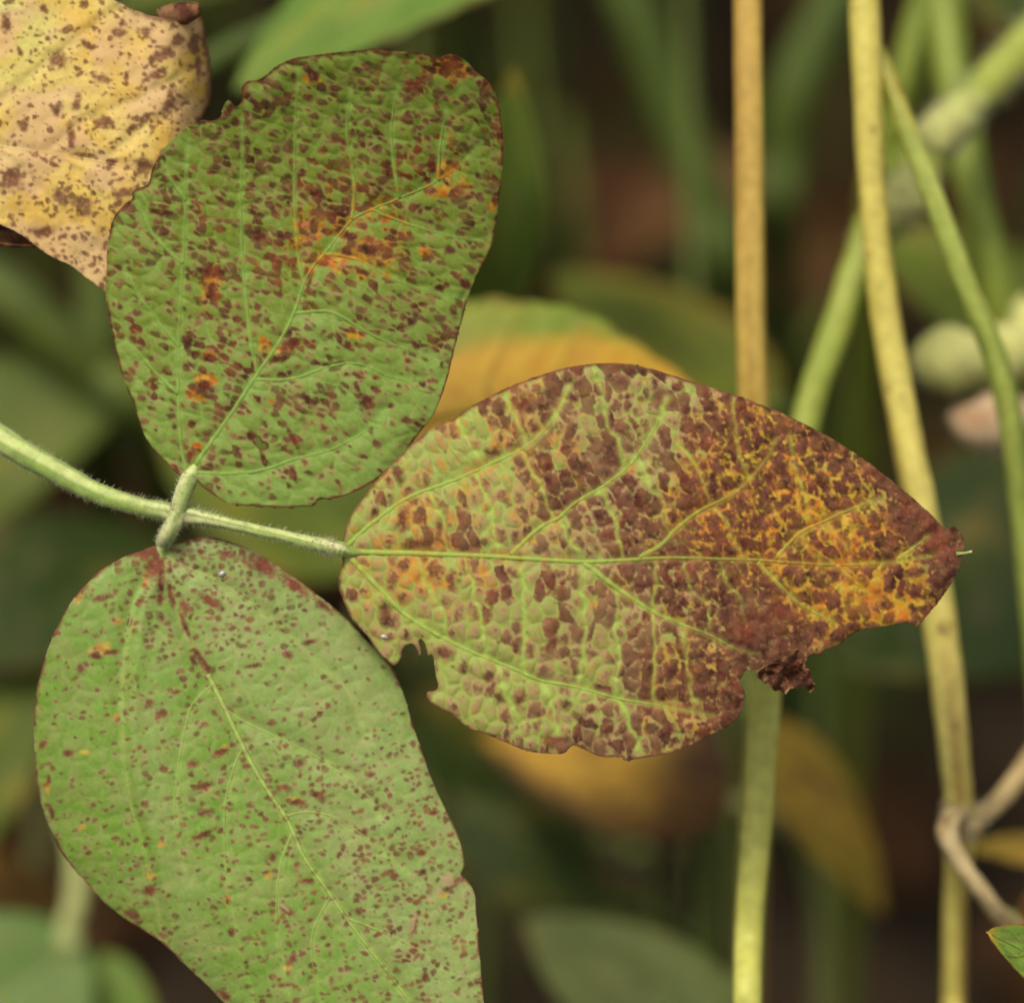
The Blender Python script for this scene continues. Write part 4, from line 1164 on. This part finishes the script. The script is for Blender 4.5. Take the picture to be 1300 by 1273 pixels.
bleaf('yellow_leaf', 'small dark yellow leaf behind the dried stalk at the right edge', (1400, 1090, d_(9)), (1225, 1075, d_(9)), 60, 'ochre', 0.3, 0.03, 0.1, 20, lambda T, S: .25 + 0 * T, .6, [(1440, 1095, d_(9.5)), (1500, 1300, d_(14)), (1520, 2300, d_(30))], laterals=False)
bleaf('dead_leaf', 'pinkish dried leaf at the lower right edge under the dried stalk', (1290, 1165, d_(5)), (1440, 1110, d_(7)), 90, 'rust', 0.5, 0.05, 0.1, 21, lambda T, S: .1 + 0 * T, .2, [(1275, 1160, d_(5)), (1262, 1150, d_(5))], laterals=False)
bleaf('dead_leaf', 'red-brown dead leaf at the left edge above the teal-green leaf', (-120, 1100, d_(18)), (90, 1150, d_(18)), 120, 'rust', 0.3, 0.05, 0.1, 22, lambda T, S: .25 + 0 * T, .3, [(-160, 1090, d_(19)), (-220, 1300, d_(24)), (-230, 2200, d_(40))], laterals=False)
bleaf('green_leaf', 'olive leaf at the left edge beside the lower leaflet', (-80, 1080, d_(15)), (70, 820, d_(16)), 150, 'mid', 0.1, 0.05, 0.1, 23, None, .1, [(-110, 1120, d_(16)), (-160, 1300, d_(22)), (-180, 2200, d_(40))], laterals=False)

# ------------------------------------------------------------------ stalks and stems
def to_ground(pts, gx, gy, r):
    """carry a stalk on from its last picture point down to the soil at picture point gx, gy"""
    p = ground_pt(gx, gy)
    d = float(np.dot(p - CAM, FWD))
    x, y, dd, rr = pts[-1]
    return pts + [((x + gx) / 2, (y + gy) / 2, (dd + d) / 2, (rr + r) / 2), (gx, gy, d + 0.01, r)]


MAT_STRAW = stem_mat('straw-coloured stalk', lin(208, 172, 82), lin(200, 190, 92), lin(178, 140, 64), 0.45)
MAT_YEL = stem_mat('yellowing stem', lin(204, 188, 88), lin(232, 216, 118), lin(164, 130, 58), 0.45, spots=0.7, spotc=lin(120, 84, 44))
MAT_YGR = stem_mat('yellow-green stalk', lin(142, 158, 56), lin(214, 208, 104), lin(158, 166, 68), 0.5)
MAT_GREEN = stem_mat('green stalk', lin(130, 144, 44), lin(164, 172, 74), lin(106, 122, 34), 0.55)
MAT_DGREEN = stem_mat('shaded green stalk', lin(68, 88, 18), lin(104, 112, 36), lin(52, 70, 16), 0.7)  # green stalk colour darkened, canopy shade put into the colour
MAT_HANG = stem_mat('hanging petiole', lin(164, 140, 46), lin(172, 186, 88), lin(130, 146, 56), 0.5)
MAT_DRY = stem_mat('dried stalk', lin(196, 168, 112), lin(216, 192, 140), lin(150, 120, 74), 0.8, spots=.6, spotc=lin(116, 84, 54))
MAT_POD = stem_mat('downy pod', lin(206, 206, 110), lin(224, 218, 140), lin(190, 192, 96), 0.75, 0.1, 0.05)
MAT_PODP = stem_mat('drying pod', lin(232, 190, 140), lin(236, 206, 164), lin(206, 154, 108), 0.75, 0.1, 0.05)

s1 = to_ground([(946, -160, d_(3.2), 17.5), (949, 0, d_(3.2), 18), (951, 200, d_(3.3), 18.5), (953, 400, d_(3.5), 19), (958, 540, d_(3.8), 19), (966, 700, d_(5), 18), (968, 900, d_(7), 17), (955, 1150, d_(10), 16)], 940, 2000, 10)
o = empty('soybean_plant', W(940, 2000, 0.6))
tag(o, 'straight straw-yellow leaf stalk rising behind the browned leaflet', 'stalk')
stalk('stem', s1, MAT_STRAW, o, 18, [(0, 0), (.4, .15), (.6, .8), (1, 1)], 21, 4, 0.03)

s6 = to_ground([(1420, -60, d_(8.5), 27), (1330, 30, d_(8), 27), (1262, 100, d_(7.5), 26), (1195, 168, d_(7), 26), (1145, 250, d_(6.8), 24), (1095, 320, d_(6.5), 19), (1062, 415, d_(6), 19), (1025, 525, d_(5.2), 19), (990, 700, d_(4), 20), (973, 860, d_(3.2), 20.5), (962, 1030, d_(3), 20), (951, 1180, d_(3), 19), (950, 1340, d_(3.2), 18)], 960, 2100, 14)
o = empty('soybean_plant', W(960, 2100, 0.6))
tag(o, 'pale green stem slanting from the upper right behind the browned leaflet to the bottom edge', 'stem')
sh = stalk('stem', s6, MAT_YGR, o, 18, [(0, .25), (.25, .2), (.45, .1), (.58, .3), (.66, .85), (.8, .9), (1, .6)], 22, 5, 0.04, kn=((.245, .018, .35), (.33, .02, .45)))
hairs('hair', s6[:6], 900, 15, MAT_HAIR, sh, 23, 0.7)
MAT_FUZZ = stem_mat('pale downy node', lin(170, 180, 90), lin(198, 194, 122), lin(160, 160, 90), 0.8, 0.0, 0.05)
for n_pts, sd in (([(1240, 122, d_(7), 16), (1218, 146, d_(6.8), 27), (1198, 166, d_(6.7), 31), (1184, 184, d_(6.7), 26), (1174, 198, d_(6.9), 12)], 91),
                  ([(1176, 214, d_(6.8), 12), (1165, 230, d_(6.5), 28), (1152, 250, d_(6.4), 32), (1140, 270, d_(6.4), 26), (1132, 286, d_(6.6), 10)], 94)):
    kn_ = stalk('node', n_pts, MAT_FUZZ, o, 16, [(0, .2), (.5, .8), (1, .5)], sd, 4, 0.15)
    hairs('hair', n_pts, 260, 15, MAT_HAIR, kn_, sd + 1, 0.6)

s2a = [(1093, -160, d_(3.6), 20), (1097, -20, d_(3.6), 20), (1101, 100, d_(3.6), 19), (1108, 250, d_(3.7), 18), (1124, 400, d_(3.8), 19), (1148, 540, d_(3.8), 20), (1172, 660, d_(3.8), 21), (1194, 800, d_(4), 22), (1210, 940, d_(4.2), 20), (1218, 1040, d_(4.6), 18), (1214, 1130, d_(5.2), 16), (1211, 1250, d_(6), 15), (1208, 1400, d_(7), 15)]
s2 = to_ground(s2a, 1200, 2100, 12)
o = empty('soybean_plant', W(1200, 2100, 0.6))
tag(o, 'long bowed yellow soybean stem with a knobbly joint at lower right', 'stem')
sh = stalk('stem', s2, MAT_YEL, o, 20, [(0, .1), (.1, .3), (.25, .1), (.4, .6), (.55, 1), (.7, .7), (.8, .2), (1, 0)], 24, 4, 0.05, kn=((.66, .02, .25),))
nd_pts = [(1207, 1012, d_(4.5), 12), (1214, 1034, d_(4.5), 20), (1225, 1050, d_(4.6), 20), (1238, 1040, d_(4.7), 15), (1252, 1028, d_(4.9), 12)]
k = stalk('node', nd_pts, MAT_DRY, o, 14, [(0, .6), (1, .2)], 25, 4, 0.12)
hairs('hair', nd_pts, 300, 8, MAT_HAIR, k, 26, 0.6)
stalk('petiole', [(1104, 40, d_(3.9), 9), (1122, 85, d_(3.7), 11), (1135, 118, d_(3.6), 12), (1152, 165, d_(3.5), 13), (1188, 258, d_(3.4), 14), (1228, 365, d_(3.5), 15), (1262, 450, d_(3.8), 16), (1284, 540, d_(4.2), 16), (1298, 650, d_(4.8), 15), (1312, 800, d_(5.6), 14), (1330, 1000, d_(7), 13)], MAT_HANG, o, 16, [(0, 0), (.2, .15), (.35, .8), (1, 1)], 27, 4, 0.04)
stalk('petiole', [(1236, 1042, d_(4.6), 12), (1262, 1022, d_(5), 12.5), (1290, 990, d_(5.6), 13), (1340, 920, d_(6.5), 14), (1420, 800, d_(8), 13)], MAT_DRY, o, 14, [(0, .2), (1, .2)], 28, 4, 0.06)
dr = [(1224, 1028, d_(4.3), 9), (1207, 1040, d_(3.9), 13), (1203, 1060, d_(3.8), 14), (1216, 1088, d_(3.8), 11.5), (1240, 1122, d_(3.9), 10.5), (1262, 1152, d_(4.2), 11), (1290, 1180, d_(4.8), 13), (1350, 1230, d_(6), 12)]
k = stalk('dried_petiole', dr, MAT_DRY, o, 14, [(0, .3), (.3, 1), (.6, .6), (1, .3)], 29, 5, 0.12)

s5 = to_ground([(1185, -140, d_(10), 25), (1196, -10, d_(10), 25), (1214, 120, d_(9.5), 24), (1240, 260, d_(9), 23), (1274, 400, d_(9), 22), (1302, 540, d_(9.4), 21), (1330, 800, d_(11), 20)], 1360, 1900, 12)
o = empty('soybean_plant', W(1360, 1900, 0.6))
tag(o, 'blurred green stem at far right carrying the fuzzy pods', 'stem')
stalk('stem', s5, MAT_GREEN, o, 16, [(0, .2), (1, .1)], 31, 4, 0.04)


def pod(pts, mat, parent, seed, label):
    k = stalk('pod', pts, mat, parent, 18, [(0, .4), (.5, .8), (1, .3)], seed, 4, 0.04)
    tag(k, label)
    hairs('hair', pts, 220, 10, MAT_HAIR, k, seed + 1, 0.5)
    return k


pod([(1306, 446, d_(8.4), 5), (1290, 448, d_(7.8), 24), (1272, 450, d_(7.4), 40), (1250, 454, d_(7.2), 34), (1230, 456, d_(7.1), 36), (1207, 457, d_(7.1), 45), (1187, 459, d_(7.3), 36), (1174, 461, d_(7.6), 15)], MAT_POD, o, 41, 'short pale yellow-green fuzzy pod')
pod([(1310, 520, d_(8), 8), (1290, 528, d_(7.6), 26), (1265, 534, d_(7.3), 38), (1240, 536, d_(7.2), 34), (1220, 530, d_(7.3), 18), (1211, 524, d_(7.5), 6)], MAT_PODP, o, 45, 'peach-coloured drying pod below the green one')
pod([(1296, 380, d_(8.4), 8), (1304, 410, d_(8), 24), (1312, 445, d_(7.9), 30), (1318, 480, d_(8), 24), (1320, 505, d_(8.2), 8)], MAT_POD, o, 49, 'pale green pod cut by the right edge')

s7 = to_ground([(1186, -120, d_(11), 20), (1176, -10, d_(11), 20), (1152, 90, d_(11), 20), (1128, 190, d_(11.5), 20), (1105, 300, d_(12), 19)], 1060, 1500, 12)
o = empty('soybean_plant', W(s7[-1][0], s7[-1][1], s7[-1][2]))
stalk('stem', s7, MAT_GREEN, o, 14, [(0, .1), (1, .2)], 51)
tag(o, 'blurred green stem crossing behind the top of the yellow stem', 'stem')
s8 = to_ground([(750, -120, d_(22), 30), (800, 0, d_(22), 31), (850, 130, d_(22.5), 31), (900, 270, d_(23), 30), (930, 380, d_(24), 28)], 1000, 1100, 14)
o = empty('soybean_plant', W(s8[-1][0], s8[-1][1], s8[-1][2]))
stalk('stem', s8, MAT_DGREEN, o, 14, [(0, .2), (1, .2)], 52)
tag(o, 'wide blurred dark green stem slanting down left of the straw stalk', 'stem')
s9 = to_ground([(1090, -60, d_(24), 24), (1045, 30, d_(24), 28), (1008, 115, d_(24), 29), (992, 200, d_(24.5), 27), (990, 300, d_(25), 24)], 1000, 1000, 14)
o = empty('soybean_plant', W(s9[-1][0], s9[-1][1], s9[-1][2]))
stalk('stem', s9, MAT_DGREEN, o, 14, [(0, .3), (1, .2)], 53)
tag(o, 'blurred curved dark green stem between the straw stalk and yellow stem', 'stem')
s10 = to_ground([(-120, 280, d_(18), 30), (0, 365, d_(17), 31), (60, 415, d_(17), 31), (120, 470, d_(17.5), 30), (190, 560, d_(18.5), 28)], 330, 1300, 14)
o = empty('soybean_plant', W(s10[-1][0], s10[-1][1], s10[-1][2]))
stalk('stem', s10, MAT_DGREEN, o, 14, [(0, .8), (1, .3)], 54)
tag(o, 'blurred olive stem slanting from the left edge under the yellowed leaf', 'stem')
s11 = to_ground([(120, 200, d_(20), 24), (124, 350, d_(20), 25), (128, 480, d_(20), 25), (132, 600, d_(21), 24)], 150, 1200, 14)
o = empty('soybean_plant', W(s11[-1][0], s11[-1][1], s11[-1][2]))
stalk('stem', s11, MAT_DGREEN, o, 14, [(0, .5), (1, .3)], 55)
tag(o, 'upright blurred green stem below the corner of the yellowed leaf', 'stem')
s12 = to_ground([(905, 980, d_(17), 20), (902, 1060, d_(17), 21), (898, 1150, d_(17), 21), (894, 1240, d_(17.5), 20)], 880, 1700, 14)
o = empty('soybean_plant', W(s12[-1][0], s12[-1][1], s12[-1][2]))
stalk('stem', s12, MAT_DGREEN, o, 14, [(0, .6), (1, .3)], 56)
tag(o, 'short blurred green stem left of the pale stalk at the bottom', 'stem')
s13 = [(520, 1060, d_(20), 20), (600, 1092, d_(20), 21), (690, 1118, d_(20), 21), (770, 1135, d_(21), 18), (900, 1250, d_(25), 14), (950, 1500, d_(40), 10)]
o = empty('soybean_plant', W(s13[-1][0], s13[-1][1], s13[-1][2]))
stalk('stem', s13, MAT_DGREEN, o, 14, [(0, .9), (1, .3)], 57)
tag(o, 'blurred olive stem lying almost level beside the lower leaflet', 'stem')
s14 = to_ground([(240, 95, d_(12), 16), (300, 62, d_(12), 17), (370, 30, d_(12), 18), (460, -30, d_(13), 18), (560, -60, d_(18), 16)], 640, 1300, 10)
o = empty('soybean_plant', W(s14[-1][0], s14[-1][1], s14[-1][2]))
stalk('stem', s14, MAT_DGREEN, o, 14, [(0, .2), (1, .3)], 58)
tag(o, 'blurred green stem between the yellowed leaf and the top leaf', 'stem')

# ------------------------------------------------------------------ neighbouring rows and litter: one uncountable mass each
def mass(name, label, specs, key, kind='stuff'):
    Vs, Fs, A = [], [], {k: [] for k in ATT}
    off = 0
    for (p, t, w, roll, bow, seed, tone, br, face) in specs:
        v, f, T, S, mid, nrm, ax = bleaf_geo(p, t, w, roll, bow, 0.15, 0.06, 9, 7, seed, face=face)
        Vs.append(v); Fs.append(f + off); off += len(v)
        n = fbm(T * 4, S * 3, seed)
        A['tone'].append(np.clip(tone + 0.4 * (n - .5), 0, 1)); A['vein'].append(0.4 * np.exp(-(S / .15) ** 2))
        A['chlor'].append(np.full(len(v), max(0, br - .7)) * 0.6); A['tan'].append(0 * T); A['brown'].append(np.clip(br * ss(.45, .6, n), 0, 1))
    o = mk(name, np.vstack(Vs), np.vstack(Fs), bmat(key), None, (0, 0, 0), {k: np.concatenate(a) for k, a in A.items()})
    return tag(o, label, None, None, kind)


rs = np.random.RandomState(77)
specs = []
while len(specs) < 2200:  # unseen leaves above and beside the view added to shade the background
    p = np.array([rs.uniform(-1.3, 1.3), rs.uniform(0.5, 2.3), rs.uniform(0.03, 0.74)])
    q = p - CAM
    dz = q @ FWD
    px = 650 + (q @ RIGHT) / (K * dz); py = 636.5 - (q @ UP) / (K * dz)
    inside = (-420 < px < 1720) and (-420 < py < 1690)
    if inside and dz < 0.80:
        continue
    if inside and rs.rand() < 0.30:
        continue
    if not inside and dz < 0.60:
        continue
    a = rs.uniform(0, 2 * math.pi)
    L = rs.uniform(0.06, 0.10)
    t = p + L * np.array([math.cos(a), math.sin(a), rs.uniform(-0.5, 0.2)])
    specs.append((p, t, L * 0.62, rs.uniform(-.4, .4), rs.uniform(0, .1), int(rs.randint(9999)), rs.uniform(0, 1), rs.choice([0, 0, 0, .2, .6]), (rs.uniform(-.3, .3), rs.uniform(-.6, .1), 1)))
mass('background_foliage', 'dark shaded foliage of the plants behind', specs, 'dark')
specs = []
while len(specs) < 200:
    p = np.array([rs.uniform(-0.5, 0.5), rs.uniform(0.55, 1.3), rs.uniform(0.03, 0.45)])
    q = p - CAM
    dz = q @ FWD
    if dz < 0.68:
        continue
    a = rs.uniform(0, 2 * math.pi)
    L = rs.uniform(0.035, 0.085)
    t = p + L * np.array([math.cos(a), math.sin(a), rs.uniform(-0.9, 0.1)])
    specs.append((p, t, L * 0.5, rs.uniform(-.6, .6), rs.uniform(0, .2), int(rs.randint(9999)), rs.uniform(0, 1), rs.choice([.2, .5, .8, .9]), (rs.uniform(-.5, .5), rs.uniform(-1, .1), .6)))
mass('withered_foliage', 'olive and brown withered foliage deep among the plants behind', specs, 'rust')
Vs, Fs, off, MX, ST = [], [], 0, [], []
for i in range(70):
    x0 = rs.uniform(-0.45, 0.45); y0 = rs.uniform(0.62, 1.35)
    if (np.array([x0, y0, 0.2]) - CAM) @ FWD < 0.70:
        continue
    lean = rs.uniform(-.25, .25, 2)
    c = np.array([[x0 + lean[0] * t * .5 + .02 * math.sin(5 * t + i), y0 + lean[1] * t * .4, -.01 + t * rs.uniform(.35, .5)] for t in np.linspace(0, 1, 9)])
    v, f, T, A = tube_geo(c, np.linspace(.0032, .0018, 9) * rs.uniform(.6, 1.3), 6)
    Vs.append(v); Fs += [tuple(k + off for k in q_) for q_ in f]; off += len(v)
    MX.append(np.full(len(v), rs.rand())); ST.append(np.full(len(v), rs.rand() * .8))
tag(mk('background_stalks', np.vstack(Vs), Fs, MAT_DGREEN, None, (0, 0, 0), {'mix': np.concatenate(MX), 'streak': np.concatenate(ST)}), 'thin blurred stalks far behind among the foliage', None, None, 'stuff')
specs = []
for i in range(420):
    p = np.array([rs.uniform(-0.9, 0.9), rs.uniform(0.35, 1.9), rs.uniform(0.004, 0.03)])
    a = rs.uniform(0, 2 * math.pi); L = rs.uniform(0.04, 0.09)
    t = p + L * np.array([math.cos(a), math.sin(a), rs.uniform(-.1, .3)])
    specs.append((p, t, L * 0.6, rs.uniform(-.5, .5), rs.uniform(.05, .25), int(rs.randint(9999)), rs.uniform(0, 1), rs.uniform(.2, .9), (rs.uniform(-.2, .2), rs.uniform(-.2, .2), 1)))
mass('leaf_litter', 'brown fallen leaves on the soil', specs, 'rust')
